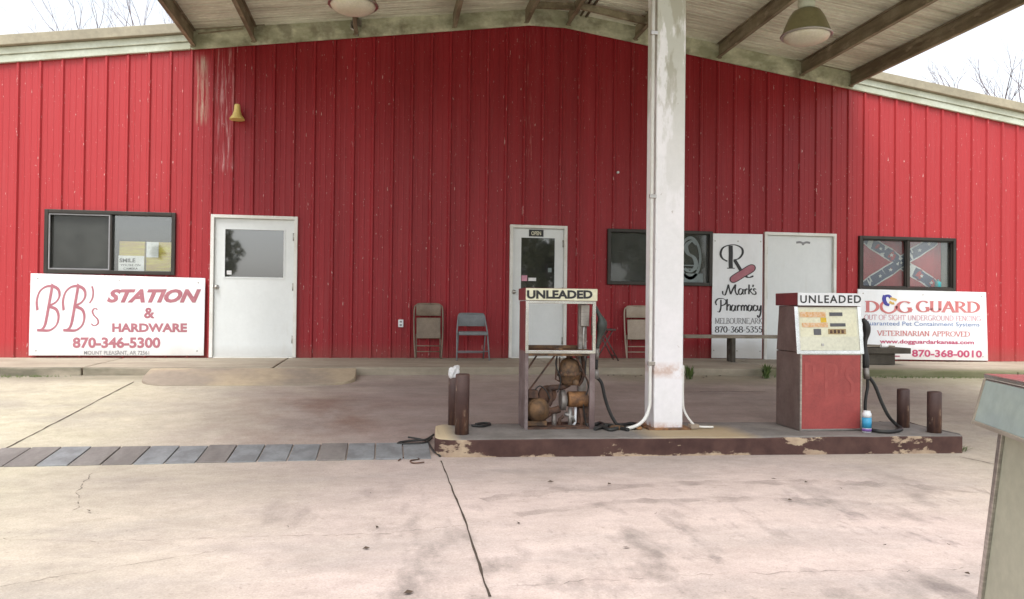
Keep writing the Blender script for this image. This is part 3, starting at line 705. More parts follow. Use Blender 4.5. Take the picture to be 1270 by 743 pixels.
tag(mb.build('plastic_jar', 'teal', bevel=.004), 'small teal jar standing in the flag window', 'jar')
def wallbox(name, mt, px, y0, y1, lab, cat, group=None, extra=None):
    X0,X1,Z0,Z1 = rect(*px); mb = MB(); mb.box((X0,y0,Z0),(X1,y1,Z1)); o = mb.build(name, mt, bevel=.006); return tag(o, lab, cat, group)
wallbox('carton', 'cardboard', (146,299,178,336), .06, .5, 'yellowish carton behind the paper notice in the left window', 'carton', 'cartons in the left window')
wallbox('carton', 'cardboard', (180,300,214,336), .055, .5, 'wider yellowish carton at the right end of the left window', 'carton', 'cartons in the left window')
X0,X1,Z0,Z1 = rect(145.5,317,177.5,336); nt_ = thing('paper_notice', ((X0+X1)/2,.05,Z0), 'white paper notice reading smile in the left window', 'notice')
mb = MB(); mb.box((X0,.045,Z0),(X1,.049,Z1)); mb.build('paper_sheet', 'paper', nt_)
mw = wallmap(.043); mb = MB(); sans(mb, 'SMILE', 148, 168, 320.5, 325.5, mw, .03); sans(mb, "YOU'RE ON", 149.5, 174, 327.5, 330.3, mw, .015); sans(mb, 'CAMERA', 153, 171, 331.8, 334.6, mw, .015); mb.build('lettering', 'ink', nt_)
X0,X1,Z0,Z1 = rect(180.5,300,195.5,319); mb = MB(); mb.box((X0,.045,Z0),(X1,.049,Z1)); tag(mb.build('paper_sheet', 'paper'), 'blank white paper taped above the cartons in the left window', 'paper')

# ------------------------------------------------------------------ signs on the wall
def board(name, corners, lab, Y=-.075, th=.025, mt='sign'):
    P = [onY(*c, Y) for c in corners]                       # tl tr br bl
    t = thing(name, ((P[2].x+P[3].x)/2, Y+th/2, min(P[2].z,P[3].z)), lab, 'sign')
    mb = MB(); q = [P[3],P[2],P[1],P[0]]
    mb.add([(p.x,Y,p.z) for p in q]+[(p.x,Y+th,p.z) for p in q], [(0,1,2,3),(7,6,5,4),(0,4,5,1),(1,5,6,2),(2,6,7,3),(3,7,4,0)])
    mb.build('board', mt, t, .003)
    for u_ in (.04,.5,.96):
        for v_ in (.06,.94):
            b_ = P[3].lerp(P[2], u_); t_ = P[0].lerp(P[1], u_); c_ = b_.lerp(t_, v_)
            mb = MB(); mb.lathe([(.013,-.001),(.011,.003),(.001,.004)], (c_.x, Y, c_.z), (0,-1,0), 10); mb.build('screw', 'steel', t)
    return t, wallmap(Y-.003)
bb, mw = board('shop_sign', ((38,339),(254.5,345),(252.5,441),(35.5,441)), 'large white sign with maroon script letters and phone number under the left window')
mb = MB()
for x0, x1 in ((45,74),(77.5,106)):
    def bm_(u_, v_, l_=0, x0=x0, x1=x1): return mw(x0+u_*(x1-x0), 411-v_*57, l_)
    pen(mb, [(.05,.46),(.02,.66),(.14,.86),(.4,.97),(.72,.98),(.95,.9),(.98,.76),(.82,.63),(.5,.55)], bm_, .1, .045, R(20))
    pen(mb, [(.5,.55),(.84,.48),(.95,.33),(.86,.14),(.6,.03),(.3,.02),(.03,.03)], bm_, .1, .045, R(20))
    pen(mb, [(.7,1.03),(.6,.75),(.47,.38),(.38,.16),(.25,.05),(.05,.02)], bm_, .12, .05, R(10))
pen(mb, [(114,355),(115.5,362),(114.5,370),(111,376)], mw, 2, .9); pen(mb, [(121,384),(117.5,382.5),(114.6,386),(116.5,391),(121,396),(121.5,401),(117,404),(113,401.5)], mw, 2, 1.1)
mb.build('script_lettering', 'maroon', bb)
mb = MB(); sans(mb, 'STATION', 132.5, 249.5, 358.5, 375.5, mw, .05, .35); mb.build('title_lettering', 'maroon', bb)
mb = MB(); sans(mb, '&', 178.5, 192, 381.5, 395, mw, .03); sans(mb, 'HARDWARE', 139, 232, 401, 412, mw, .045); mb.build('trade_lettering', 'maroon', bb)
mb = MB(); sans(mb, '870-346-5300', 90, 199, 418, 432, mw, .04); mb.build('phone_number', 'maroon', bb)
mb = MB(); sans(mb, 'MOUNT PLEASANT, AR 72561', 104, 185, 435, 441*1.0-.3, mw, .015); mb.build('address_lettering', 'greyink', bb)

ph, mw = board('pharmacy_sign', ((884.5,289.5),(946,290.5),(945,445),(882.5,444)), 'tall white pharmacy sign with large black letter and red pill beside the right door', -.06, .02)
z8 = lambda pts_: [(740+a/3.714, 260+b/3.714) for a, b in pts_]
mb = MB()
pen(mb, z8([(602,238),(580,225),(571,203),(580,178),(605,165),(640,163),(668,178),(672,202),(655,225),(630,232)]), mw, 2.6, 1.1)
pen(mb, z8([(617,166),(618,200),(617,240),(618,268)]), mw, 5.2, .8, 0, False); pen(mb, z8([(600,270),(636,270)]), mw, 1, 1.1)
pen(mb, z8([(635,232),(652,260),(672,292),(697,312),(722,306)]), mw, 4.6, 1.2)
mb.build('letter_mark', 'ink', ph)
mb = MB(); c = Vector((920.7,339.5)); e1 = Vector((math.cos(R(-31)), math.sin(R(-31)))); e2 = Vector((-e1.y, e1.x)); v = []
for s_, a0 in ((1,-90),(-1,90)):
    for k in range(9):
        a = R(a0+180*k/8); v.append(mw(*(c+e1*(s_*13.5)+e1*4.6*math.cos(a)+e2*4.6*math.sin(a)), .003))
mb.add(v, [tuple(range(18))]); mb.build('pill_emblem', 'maroon', ph)
mb = MB(); pen(mb, [tuple(c-e1*17.5), tuple(c-e1*14-e2*4), tuple(c+e2*-4.6), tuple(c+e1*14-e2*4.4), tuple(c+e1*18), tuple(c+e1*14+e2*4.4), tuple(c+e2*4.6), tuple(c-e1*14+e2*4.2), tuple(c-e1*17.5)], lambda a,b,l_=0: mw(a,b,l_+.004), .9, .9)
mb.build('pill_outline', 'ink', ph)
def zs(*pts_): return z8(pts_)
mb = MB(); W_, T_ = 1.9, .75
# Mark's
for s_ in ([(580,375),(582,390),(592,392),(600,370),(607,345)], [(607,345),(612,370),(617,390)], [(617,390),(628,365),(640,345)], [(640,345),(638,372),(645,391),(650,388)],
           [(672,368),(662,364),(654,374),(656,389),(665,390),(673,378),(674,366)], [(674,366),(673,384),(679,391)],
           [(683,366),(684,390)], [(684,374),(691,365),(697,368)], [(702,345),(701,390)], [(701,376),(715,364)], [(706,374),(720,391)],
           [(722,346),(719,356)], [(735,368),(727,364),(723,371),(732,379),(733,388),(724,391),(720,387)]): pen(mb, z8(s_), mw, W_, T_, R(20))
# Pharmacy
for s_ in ([(552,440),(548,425),(560,411),(582,410),(596,420),(592,435),(574,443)], [(572,415),(572,450),(566,470),(556,470)],
           [(601,412),(600,465)], [(601,446),(610,437),(616,445),(615,466)], [(637,443),(627,440),(621,452),(623,465),(631,466),(638,452),(639,441)], [(639,441),(638,460),(643,466)],
           [(648,441),(649,466)], [(649,450),(656,440),(662,444)], [(666,441),(667,466)], [(667,449),(674,440),(679,447),(679,466)], [(679,449),(687,440),(692,447),(692,466)],
           [(713,443),(703,440),(697,452),(699,465),(707,466),(714,452),(715,441)], [(715,441),(714,460),(719,466)], [(737,446),(729,440),(722,450),(724,464),(732,466),(738,460)],
           [(741,441),(742,460),(750,464),(757,441)], [(757,441),(756,470),(750,492),(743,496),(741,486)]): pen(mb, z8(s_), mw, W_, T_, R(20))
mb.build('name_lettering', 'ink', ph)
mb = MB(); serif(mb, 'MELBOURNE,ARK', 886.7, 945.5, 394.5, 401.6, mw, .14, .06); mb.build('town_lettering', 'greyink', ph)
mb = MB(); serif(mb, '870-368-5355', 886.7, 945.5, 404.8, 412.4, mw, .15, .07); mb.build('phone_number', 'ink', ph)

dg, mw = board('fencing_sign', ((1064,358.5),(1223,362.5),(1225.5,447.5),(1063,445)), 'wide white pet fencing sign with red lettering under the flag window', -.075, .025)
def mwd(a, b, l_=0): return mw(a, b+(a-1073)*.012, l_)
mb = MB(); serif(mb, 'D', 1073, 1090, 373.4, 387, mwd, .2, .09); serif(mb, 'G', 1112, 1131, 373.4, 387, mwd, .2, .09); serif(mb, 'GUARD', 1136.5, 1215, 372.6, 386, mwd, .2, .09)
pen(mb, [(1097,373),(1093,378),(1094.5,384.5),(1102,388),(1109.5,385),(1111.5,379)], mwd, 3, 2)
mb.build('title_lettering', 'signred', dg)
mb = MB(); pen(mb, [(1097.5,366),(1096.5,371),(1099,376.5),(1103,378)], mwd, 4, 3); pen(mb, [(1098,367),(1102,366.5),(1105,369)], mwd, 3, 3); mb.build('emblem_blue', 'navy', dg)
mb = MB(); pen(mb, [(1104,369.5),(1108,370.5),(1112,372)], mwd, 3, 3); pen(mb, [(1103,374),(1107,376),(1109,375.5)], mwd, 3, 2.6); mb.build('emblem_tan', 'yellow', dg)
mb = MB(); serif(mb, 'OUT OF SIGHT UNDERGROUND FENCING', 1072, 1216.4, 390.2, 396.6, mwd, .1, .07, False); mb.build('slogan_lettering', 'signpink', dg)
mb = MB(); sans(mb, 'Guaranteed Pet Containment Systems', 1072, 1215, 398.2, 405, mwd, .006); mb.build('guarantee_lettering', 'signblue', dg)
mb = MB(); serif(mb, 'VETERINARIAN APPROVED', 1088, 1203, 409.8, 416, mwd, .13, .075); mb.build('approval_lettering', 'signred', dg)
mb = MB(); sans(mb, 'www.dogguardarkansas.com', 1091, 1208, 420.6, 427, mwd, .03); mb.build('web_lettering', 'magenta', dg)
mb = MB(); sans(mb, '870-368-0010', 1131, 1218, 432.8, 442, mwd, .03); mb.build('phone_number', 'magenta', dg)
mb = MB(); pen(mb, [(1103.5,441.2),(1116,441.4)], mwd, 1.6, 1.6); mb.build('small_mark', 'maroon', dg)

# yellow horn on the wall
q = onY(296,151); hn = thing('horn', (q.x,-.06,q.z), 'small yellow horn mounted high on the red wall', 'horn')
mb = MB(); mb.lathe([(.115,0),(.112,.012),(.07,.07),(.048,.14),(.042,.22),(.035,.235),(.001,.24)], (q.x,-.13,q.z), (0,0,1), 20); mb.build('bell', 'hornyellow', hn)
mb = MB(); mb.box((q.x-.02,-.1,q.z+.1),(q.x+.02,-.0,q.z+.14)); mb.build('bracket', 'steel', hn)

# ------------------------------------------------------------------ canopy
CY0, CY1 = -9.3, -.004
can = thing('canopy', (2.79,-5.02,-.39), 'weathered gabled canopy roof joined to the building on a white steel column', 'canopy')
mb = MB(); seg = [CL-.04]+[CL+(CR-CL)*i/2 for i in (1,)]+[CR+.04]
prof2 = []; y = CY0
while y < CY1-.02:                          # ribs of the deck run from ridge to eave
    prof2 += [(y,0),(y+.02,.0),(y+.03,.028),(y+.05,.028),(y+.06,0)]
    for q in (.13,.2): prof2 += [(y+q,0),(y+q+.008,.008),(y+q+.02,.008),(y+q+.028,0)]
    y += .285
prof2.append((CY1,0))
for (xa, xb) in ((CL-.05,XR),(XR,CR+.05)):
    for (ya_, da), (yb_, db) in zip(prof2[:-1], prof2[1:]):
        za = lambda x, d: rake(x)+.27+d
        mb.add([(xa,ya_,za(xa,da)),(xb,ya_,za(xb,da)),(xb,yb_,za(xb,db)),(xa,yb_,za(xa,db))], [(0,1,2,3)])
        mb.add([(xa,ya_,za(xa,.05)),(xb,ya_,za(xb,.05)),(xb,yb_,za(xb,.05)),(xa,yb_,za(xa,.05))], [(0,3,2,1)])
mb.build('roof_deck', 'deck', can)
PX = [CL,-2.09,-.55,1.0,2.18,2.9,4.05,5.53,7.05,CR]
for i, x in enumerate(PX):
    mb = MB(); h0 = rake(x)+.015; h1 = rake(x)+.262; e = 0 if i in (0, len(PX)-1) else 0
    lip = .05 if x < XR else -.05
    mb.box((x-.012,CY0+.03,h0),(x+.012,CY1-.03,h1)); mb.box((x+.012 if lip > 0 else x-.012,CY0+.03,h0),(x+lip,CY1-.03,h0+.016)); mb.box((x+.012 if lip > 0 else x-.012,CY0+.03,h1-.016),(x+lip,CY1-.03,h1))
    for yy in (-.35,):
        mb.box((x-.03,CY1-.12,h0-.012),(x+.03,CY1-.03,h0))
    mb.build('purlin', 'purlin', can, .004)
mb = MB()
for a, b in ((CL-.02,XR-.3),(XR-.3,XR+.3),(XR+.3,CR+.02)):
    mb.hexa([(a,-.075,rake(a)-.03),(b,-.075,rake(b)-.03),(b,-.04,rake(b)-.03),(a,-.04,rake(a)-.03)], [(a,-.075,rake(a)+.262),(b,-.075,rake(b)+.262),(b,-.04,rake(b)+.262),(a,-.04,rake(a)+.262)])
mb.build('wall_band', 'band', can, .004)
mb = MB()
for (x, r_) in ((3.02,.018),(3.1,.018),(3.19,.022)): mb.tube([(x,-.09,rake(x)+.22),(x,-7.2,rake(x)+.22)], r_, 8)
mb.build('conduit_run', 'purlin', can)
mb = MB()
for yy, xa, xb in ((-.55,2.2,2.88),(-.62,4.06,2.92)): mb.bar((xa,yy,rake(xa)+.12),(xb,yy,rake(xb)+.14), .05, .1)
mb.build('cross_brace', 'purlin', can)
mb = MB(); q = onY(440,40,-.1); mb.tube(curve_pts([(q.x-.05,-.1,q.z+.16),(q.x-.05,-.1,q.z+.06),(q.x+.03,-.1,q.z+.02),(q.x+.04,-.1,q.z-.06)]), .022, 8); mb.box((q.x-.04,-.13,q.z+.1),(q.x+.1,-.078,q.z+.2)); mb.build('pipe_hook', 'steel', can)
mb = MB(); mb.bar((-2.85,-.3,4.87),(-2.2,-.3,4.99), .012, .02); mb.build('sag_rod', 'purlin', can)
# support beam on the column, above the frame
mb = MB()
for a, b in ((CL,XR),(XR,CR)): mb.bar((a,-5.05,rake(a)-.14),(b,-5.05,rake(b)-.14), .16, .28)
mb.build('cross_beam', 'purlin', can)
ca = onZ(808.5,533,-.39); cb = onZ(847,532.5,-.39)
cx0, cx1 = 2.655, 2.957; cyf = -5.03; cyb = -4.73
mb = MB(); mb.box((cx0,cyf,-.385),(cx1,cyb,5.2)); clm = mb.build('column', 'column', can, .012); clm['label'] = 'white steel column with grey drips above and rust at its foot'
mb = MB(); mb.box((cx0-.07,cyf-.06,-.395),(cx1+.07,cyb+.06,-.372)); mb.build('base_plate', 'orange', clm, .004)
mb = MB(); xx = cx0-.035; yy = cyf+.03
mb.tube([(xx,yy,5.1),(xx,yy,-.05)]+curve_pts([(xx,yy,-.08),(xx-.005,yy,-.16),(xx-.05,yy-.02,-.27),(xx-.14,yy-.05,-.34),(xx-.27,yy-.07,-.375)], 6), .018, 10); mb.build('conduit', 'doorframe', clm)
for zz in (.27,1.95,3.6): mb = MB(); mb.box((xx-.03,yy-.028,zz-.02),(cx0+.01,yy+.0,zz+.02)); mb.build('conduit_strap', 'steel', clm, .003)
mb = MB(); xr_ = cx1+.012
mb.tube(curve_pts([(xr_,yy,.25),(xr_,yy,-.1),(xr_+.02,yy,-.22),(xr_+.09,yy-.02,-.33),(xr_+.15,yy-.04,-.365),(xr_+.3,yy-.06,-.37)], 8), .012, 8); mb.build('cable', 'doorframe', clm)
mb = MB(); mb.box((xr_+.06,yy-.07,-.385),(xr_+.15,yy+.01,-.34)); mb.build('junction_box', 'beige', clm, .005)

# lamps under the canopy
def lamp(c, lab):
    t = thing('canopy_lamp', c, lab, 'lamp', 'bell lamps under the canopy')
    top = rake(c.x)+.25
    mb = MB(); mb.lathe([(.285,0),(.29,.01),(.275,.03),(.25,.1),(.2,.22),(.16,.28),(.1,.31),(.07,.31)], c, (0,0,1), 28)
    mb.build('lamp_shade', 'olive', t)
    mb = MB(); mb.lathe([(.272,-.004),(.25,-.045),(.19,-.075),(.1,-.09),(.001,-.092)], c, (0,0,1), 28); mb.build('lens', 'lens', t)
    mb = MB(); mb.lathe([(.292,-.014),(.3,-.004),(.292,.006)], c, (0,0,1), 28); mb.build('rim', 'steel', t)
    mb = MB(); mb.lathe([(.09,.31),(.1,.34),(.1,.44),(.06,.46),(.025,.48),(.025,top-c.z)], c, (0,0,1), 16); mb.build('ballast_housing', 'trim', t)
    return t
lamp(atD(438,6,9.2), 'olive bell lamp under the canopy left of the ridge')
lamp(atD(1000,44,9.2), 'olive bell lamp under the canopy right of the column')

# ------------------------------------------------------------------ pump island
isl = thing('pump_island', (3,-5.05,G0), 'long raised concrete pump island with peeling brown painted edge', 'island')
F0, F1, B1, B0 = Vector((.44,-5.42)), Vector((5.6,-5.68)), Vector((5.66,-4.68)), Vector((.5,-4.5))
ring = []
for p, a, b, r_ in ((F0,B0,F1,.16),(F1,F0,B1,.05),(B1,F1,B0,.08),(B0,B1,F0,.16)):
    u_ = (a-p).normalized(); v_ = (b-p).normalized()
    for k in range(6):
        t = k/5; q0 = p+u_*r_; q1 = p+v_*r_; ring.append(q0*(1-t)**2+p*2*t*(1-t)+q1*t*t)
def jr(p, z, am): return (p.x+rnd.uniform(-am,am), p.y+rnd.uniform(-am,am), z)
mid_ = []
dense = []
for i, p in enumerate(ring):
    q = ring[(i+1) % len(ring)]; n_ = max(1, int((q-p).length/.22))
    for k in range(n_): dense.append(p.lerp(q, k/n_))
mb = MB(); mb.hexa([jr(p, G0-.05, .004) for p in dense], [jr(p, -.39+rnd.uniform(-.004,.004), .006) for p in dense]); mb.build('slab', 'island', isl, .016)

# bollards
def bollard(px, py_, toppx, r_, lab, lean=0, group='steel pipe bollards on the island'):
    p = onZ(px, py_, -.39); t = thing('bollard', (p.x,p.y+r_,-.39), lab, 'bollard', group)
    h = onY(px, toppx, p.y).z+.39
    mb = MB(); mb.lathe([(r_,-.02),(r_,h-.01),(r_-.006,h),(r_-.014,h),(r_-.016,h-.05)], (0,0,0), (0,0,1), 20); o = mb.build('pipe', 'bollard', t, world=False)
    mb = MB(); mb.lathe([(r_-.016,h-.06),(.001,h-.045)], (0,0,0), (0,0,1), 16); mb.build('concrete_fill', 'rust', t, world=False)
    t.rotation_euler = (0, lean, 0); return t, h
bf, _ = bollard(573.5,540,464.5,.067,'brown pipe bollard at the left end of the island, nearest the camera', R(.3))
bk, hb = bollard(563.5,528,468.5,.06,'brown pipe bollard with crumpled white paper on its top')
bollard(1125,530.5,483,.062,'rusty brown bollard beside the hose of the red pump')
bollard(1164.5,537.5,486.5,.067,'dark brown bollard at the right end of the island')
mb = MB(); bm = bmesh.new(); bmesh.ops.create_icosphere(bm, subdivisions=3, radius=.06)
for v in bm.verts:
    n = math.sin(v.co.x*70+1)*math.cos(v.co.y*61)*math.sin(v.co.z*55+2); v.co *= 1+.3*n; v.co.z *= 1.2; v.co.z += .02*math.sin(v.co.x*40)
mb.add([tuple(v.co+bk.location+Vector((-.005,0,hb+.045))) for v in bm.verts], [tuple(v.index for v in f.verts) for f in bm.faces]); bm.free()
tag(mb.build('crumpled_paper', 'paper'), 'crumpled white paper lying on the rear left bollard', 'paper')

# trench covers
seq = 'BBlBBlBBllBlllblllbll'
seqn = ['brown','brown','brown','blue','brown','brown','blue','brown','brown','blue','blue','brown','blue','blue','blue','brown','blue','blue','blue']
ordw = ['first','second','third','fourth','fifth','sixth','seventh','eighth','ninth','tenth','eleventh','twelfth','thirteenth','fourteenth','fifteenth','sixteenth','seventeenth','eighteenth','nineteenth']
pw = .2525; n = len(seqn)
for i, c in enumerate(seqn):
    x1 = .41-(n-1-i)*pw; x0 = x1-pw+.012
    mb = MB(); ya_, yb_ = -5.47+rnd.uniform(-.008,.008), -4.74+rnd.uniform(-.01,.01); dz = rnd.uniform(0,.006)
    ya_ += .05*(x0-.4)/3.6*-.2; yb_ = -4.98+.045*(x0-.4)/3.6*-1-.0+rnd.uniform(-.008,.008)
    za_, zb_ = gz(x0,ya_)+.008+dz, gz(x0,yb_)+.008+dz
    mb.hexa([(x0,ya_,za_-.05),(x1,ya_,za_-.05),(x1,yb_,zb_-.05),(x0,yb_,zb_-.05)], [(x0,ya_,za_+.008),(x1,ya_,za_+.008),(x1,yb_,zb_+.008),(x0,yb_,zb_+.008)])
    o = mb.build('trench_cover', 'plateblue' if c == 'blue' else 'platebrown', bevel=.005)
    tag(o, f"{'bluish grey' if c=='blue' else 'brown weathered'} trench cover, {ordw[n-1-i]} one counted from the pump island", 'trench cover', 'trench covers in the concrete')

# ------------------------------------------------------------------ fuel pumps
def plane_local(t, ly):
    """photo pixel -> local coordinates on the plane local y = ly of a turned thing"""
    a = t.rotation_euler.z; ex = Vector((math.cos(a), math.sin(a), 0)); ey = Vector((-math.sin(a), math.cos(a), 0)); o = Vector(t.location)+ey*ly
    def f(px, py_, lift=0):
        d = ray(px, py_); k_ = (o-CAM).dot(ey)/d.dot(ey); p = CAM+d*k_-Vector(t.location); return Vector((p.dot(ex), ly-lift, p.z))
    return f
PZ = R(-1.5)
# stripped pump
p0 = onZ(650,533,-.39); p1 = onZ(738,533,-.39)
lp = thing('fuel_pump', ((p0.x+p1.x)/2, (p0.y+p1.y)/2, -.388), 'stripped fuel pump with empty upper frame and rusty works exposed', 'fuel pump', 'fuel pumps', PZ)
fpl = plane_local(lp, 0); wd = (p1-p0).length; hw = wd/2; H = fpl(694,357.5).z; D = .42
zs_ = fpl(694,436).z; zh = fpl(694,373.5).z
L = dict(world=False)
for a, b in (((-hw,0,0),(-hw+.034,.03,zs_-.02)), ((hw-.055,0,0),(hw,.03,zs_-.02)), ((-hw,D-.03,0),(-hw+.03,D,zh)), ((hw-.03,D-.03,0),(hw,D,zh))): mb = MB(); mb.box(a, b); mb.build('corner_post', 'gutside', lp, .003, **L)
mb = MB(); frame(mb, -hw, hw, zs_-.02, zh+.004, .03, -.012, .03); mb.build('front_frame', 'chrome', lp, .003, **L)
mb = MB(); mb.box((-hw,.032,.0),(-hw+.012,D-.03,zs_)); mb.build('lower_side_panel', 'gutside', lp, .002, **L)
mb = MB(); mb.box((-hw,.032,zs_),(-hw+.012,D-.03,zh)); mb.build('upper_side_panel', 'pumpmaroon', lp, .002, **L)
mb = MB(); mb.box((-hw+.03,.034,zs_-.03),(hw-.03,D-.03,zs_+.012)); mb.box((-hw+.03,D-.06,zs_+.013),(hw-.03,D-.03,zs_+.045)); mb.box((-hw+.034,.004,zs_-.045),(hw-.056,.03,zs_-.021)); mb.box((-.05,.0,zs_+.015),(.02,.04,zs_+.035)); mb.build('shelf', 'rustbrown', lp, .002, **L)
mb = MB(); mb.box((-hw+.03,.01,.0),(hw-.05,D-.01,.018)); mb.build('base_pan', 'rust', lp, .002, **L)
mb = MB(); mb.box((-hw-.012,-.02,zh+.006),(hw+.008,D,H)); hd = mb.build('header_box', 'pumpmaroon', lp, .005, **L)
mb = MB(); mb.box((-hw-.004,-.03,zh+.006),(hw+.008,-.021,H-.004)); sg = mb.build('fuel_sign', 'creamsign', lp, .003, **L)
mb = MB(); sans(mb, 'UNLEADED', 653.5, 735, 360, 370.6, plane_local(lp, -.033), .045); mb.build('lettering', 'ink', sg, **L)
mb = MB()
fb = plane_local(lp, .12)
for a, b in (((691,437),(652,490)),((668,437),(652,462)),((733,482),(712,437))): mb.bar(fb(*a), fb(*b), .012, .035, (0,1,0))
mb.build('diagonal_brace', 'rust', lp, **L)
fm_ = plane_local(lp, .18)
c = fm_(706,462); mb = MB(); mb.lathe([(.001,-.13),(.07,-.125),(.1,-.09),(.115,-.03),(.125,-.025),(.125,.0),(.11,.005),(.105,.06),(.08,.12),(.03,.15),(.001,.155)], c, (0,0,1), 20)
mb.lathe([(.03,0),(.03,.04),(.018,.045)], c+Vector((.04,-.1,-.09)), (0,-1,0), 10); mb.build('air_separator', 'rustbrown', lp, **L)
mb = MB(); q = c; mb.tube([c+Vector((-.13,0,.16)), c+Vector((-.14,0,-.07)), c+Vector((-.1,0,-.09))], .009, 6); mb.tube([c+Vector((-.1,0,.16)), c+Vector((-.1,0,.0))], .007, 6); mb.build('float_rod', 'rust', lp, **L)
cc = fm_(706,462)
mb = MB()
for k in range(10): a = k*math.pi/5; mb.lathe([(.009,-.034),(.009,.012),(.001,.014)], cc+Vector((math.cos(a)*.118, math.sin(a)*.118, 0)), (0,0,1), 6)
mb.lathe([(.03,.15),(.034,.17),(.02,.19),(.02,.24)], cc, (0,0,1), 10); mb.build('flange_bolt', 'rust', lp, **L)
mb = MB(); q = fm_(657,489); mb.box(q+Vector((-.03,-.1,-.03)), q+Vector((.07,.0,.05))); mb.build('terminal_box', 'rust', lp, .006, **L)
mb = MB()
for pts_ in ([(660,486),(668,478),(676,484),(681,494)], [(726,440),(724,462),(728,480),(722,500),(726,530)], [(690,439),(688,452),(694,470),(690,486)], [(655,500),(661,520),(672,531),(690,530)]): mb.tube(curve_pts([fm_(*p)+Vector((0,-.06,0)) for p in pts_], 5), .007, 6)
mb.build('loose_wire', 'rubber', lp, **L)
for P_, r_ in (([fm_(694,532),fm_(694,520),fm_(699,516)], .018), ([fm_(720,506),fm_(722,520),fm_(720,533)], .02), ([fm_(672,533),fm_(674,520)], .028), (curve_pts([fm_(717,478),fm_(722,470),fm_(724,455),fm_(722,440)], 5), .02)): mb = MB(); mb.tube(P_, r_, 8); mb.build('suction_pipe', 'rust', lp, **L)
mb = MB(); q = fm_(698,530); mb.box(q+Vector((-.2,-.05,-.03)), q+Vector((.2,.08,.012))); mb.build('bed_plate', 'rust', lp, .004, **L)
c = fm_(664,507); mb = MB(); mb.lathe([(.001,-.15),(.06,-.145),(.1,-.11),(.115,-.06),(.115,.07),(.1,.11),(.05,.13),(.03,.16),(.001,.16)], c+Vector((.0,-.02,0)), (.25,-1,0), 20)
for k in range(8): mb.lathe([(.12,-.06+k*.017),(.12,-.053+k*.017)], c+Vector((0,-.02,0)), (.25,-1,0), 20)
mb.box(c+Vector((-.1,-.1,-.155)), c+Vector((.1,.1,-.11))); mb.build('motor', 'rustbrown', lp, **L)
mb = MB(); c2 = fm_(680,490); mb.lathe([(.09,-.02),(.095,0),(.07,.005),(.07,.015),(.095,.02),(.09,.04)], c2+Vector((.0,.06,.0)), (0,-1,0), 20); mb.build('pulley', 'rust', lp, **L)
cg = fm_(716,495); mb = MB(); mb.lathe([(.075,-.1),(.08,-.09),(.08,.09),(.075,.1),(.03,.104),(.001,.104)], cg, (1,0,0), 20); mb.build('strainer_drum', 'orange', lp, **L)
mb = MB(); mb.lathe([(.09,-.17),(.105,-.165),(.105,-.12),(.06,-.11),(.06,-.1)], cg+Vector((-.01,0,-.01)), (1,0,0), 22); mb.build('pump_flange', 'pipe', lp, **L)
mb = MB()
for pts_, r_ in (([(706,476),(697,480),(683,481),(682,483)], .03), ([(682,483),(683,497),(680,503)], .024), ([(672,508),(684,510),(694,507)], .038), ([(682,512),(672,520),(668,524)], .03)): mb.tube(curve_pts([fm_(*p) for p in pts_], 4), r_, 10)
mb.build('iron_pipework', 'rust', lp, **L)
mb = MB(); mb.tube([fm_(687,512), fm_(687,533)], .026, 12); mb.tube([fm_(707,506), fm_(707,533)], .022, 12); mb.tube([fm_(700,513), fm_(710,517), fm_(712,523)], .02, 10); mb.build('riser_pipe', 'pipe', lp, **L)
mb = MB(); mb.tube([fm_(714,505), fm_(713.5,524), fm_(709,531)], .013, 8); mb.build('drain_tube', 'sign', lp, **L)
fr = plane_local(lp, .28)
mb = MB(); mb.box((fr(721,0).x,.24,.02),(fr(731,0).x,.3,zh)); mb.build('conduit_stack', 'pipe', lp, .004, **L)
mb = MB(); a = fr(720,390); mb.box((a.x-.01,.2,a.z-.12),(a.x+.075,.29,a.z+.1)); mb.tube([(a.x+.03,.24,a.z-.12),(a.x+.02,.24,zs_)], .012, 8); mb.build('switch_box', 'steel', lp, .004, **L)
mb = MB(); a = fr(714,530); mb.box((a.x,.2,.03),(a.x+.14,.3,.3)); mb.build('valve_block', 'rust', lp, .006, **L)
# nozzle and hose on its right side
fs_ = plane_local(lp, .14)
mb = MB(); a = fs_(741,405)
mb.box((hw,.1,a.z-.09),(hw+.03,.2,a.z+.1)); mb.build('nozzle_boot', 'rust', lp, .005, **L)
mb = MB(); mb.tube(curve_pts([fs_(738,376), fs_(741,388), fs_(746,397), fs_(747,407), fs_(743,420), fs_(741,434)], 5), [.016]*6+[.026]*6+[.05]*10+[.04]*4+[.026]*0, 10) if False else None
P = curve_pts([fs_(738,380), fs_(743,390), fs_(746,398), fs_(746,408), fs_(743,420), fs_(741,432)], 5); m_ = len(P)
mb.tube(P, [.018+.035*math.exp(-((i/m_-.5)/.2)**2) for i in range(m_)], 10); mb.tube(curve_pts([fs_(746,392),fs_(752,400),fs_(750,412),fs_(744,420)],4), .008, 6); mb.build('nozzle', 'nozzle', lp, **L)
mb = MB(); mb.tube([fs_(741,432), fs_(740,446)], .022, 10); mb.tube([fs_(739.5,458), fs_(740,470)], .024, 10); mb.build('hose_coupling', 'pipe', lp, **L)
gl = lambda px, py_: Vector(((Matrix.Rotation(-PZ,4,'Z') @ (onZ(px,py_,-.37)-lp.location))))
mb = MB(); mb.tube(curve_pts([fs_(740,446), fs_(739.5,458)], 3), .016, 8)
mb.tube(curve_pts([fs_(740,468), fs_(746,475), fs_(750,492), fs_(755,508), fs_(762,522), gl(768,527), gl(784,525), gl(792,528), gl(782,531), gl(765,529), gl(750,527), gl(742,530)], 6), .017, 8); mb.build('hose', 'rubber', lp, **L)
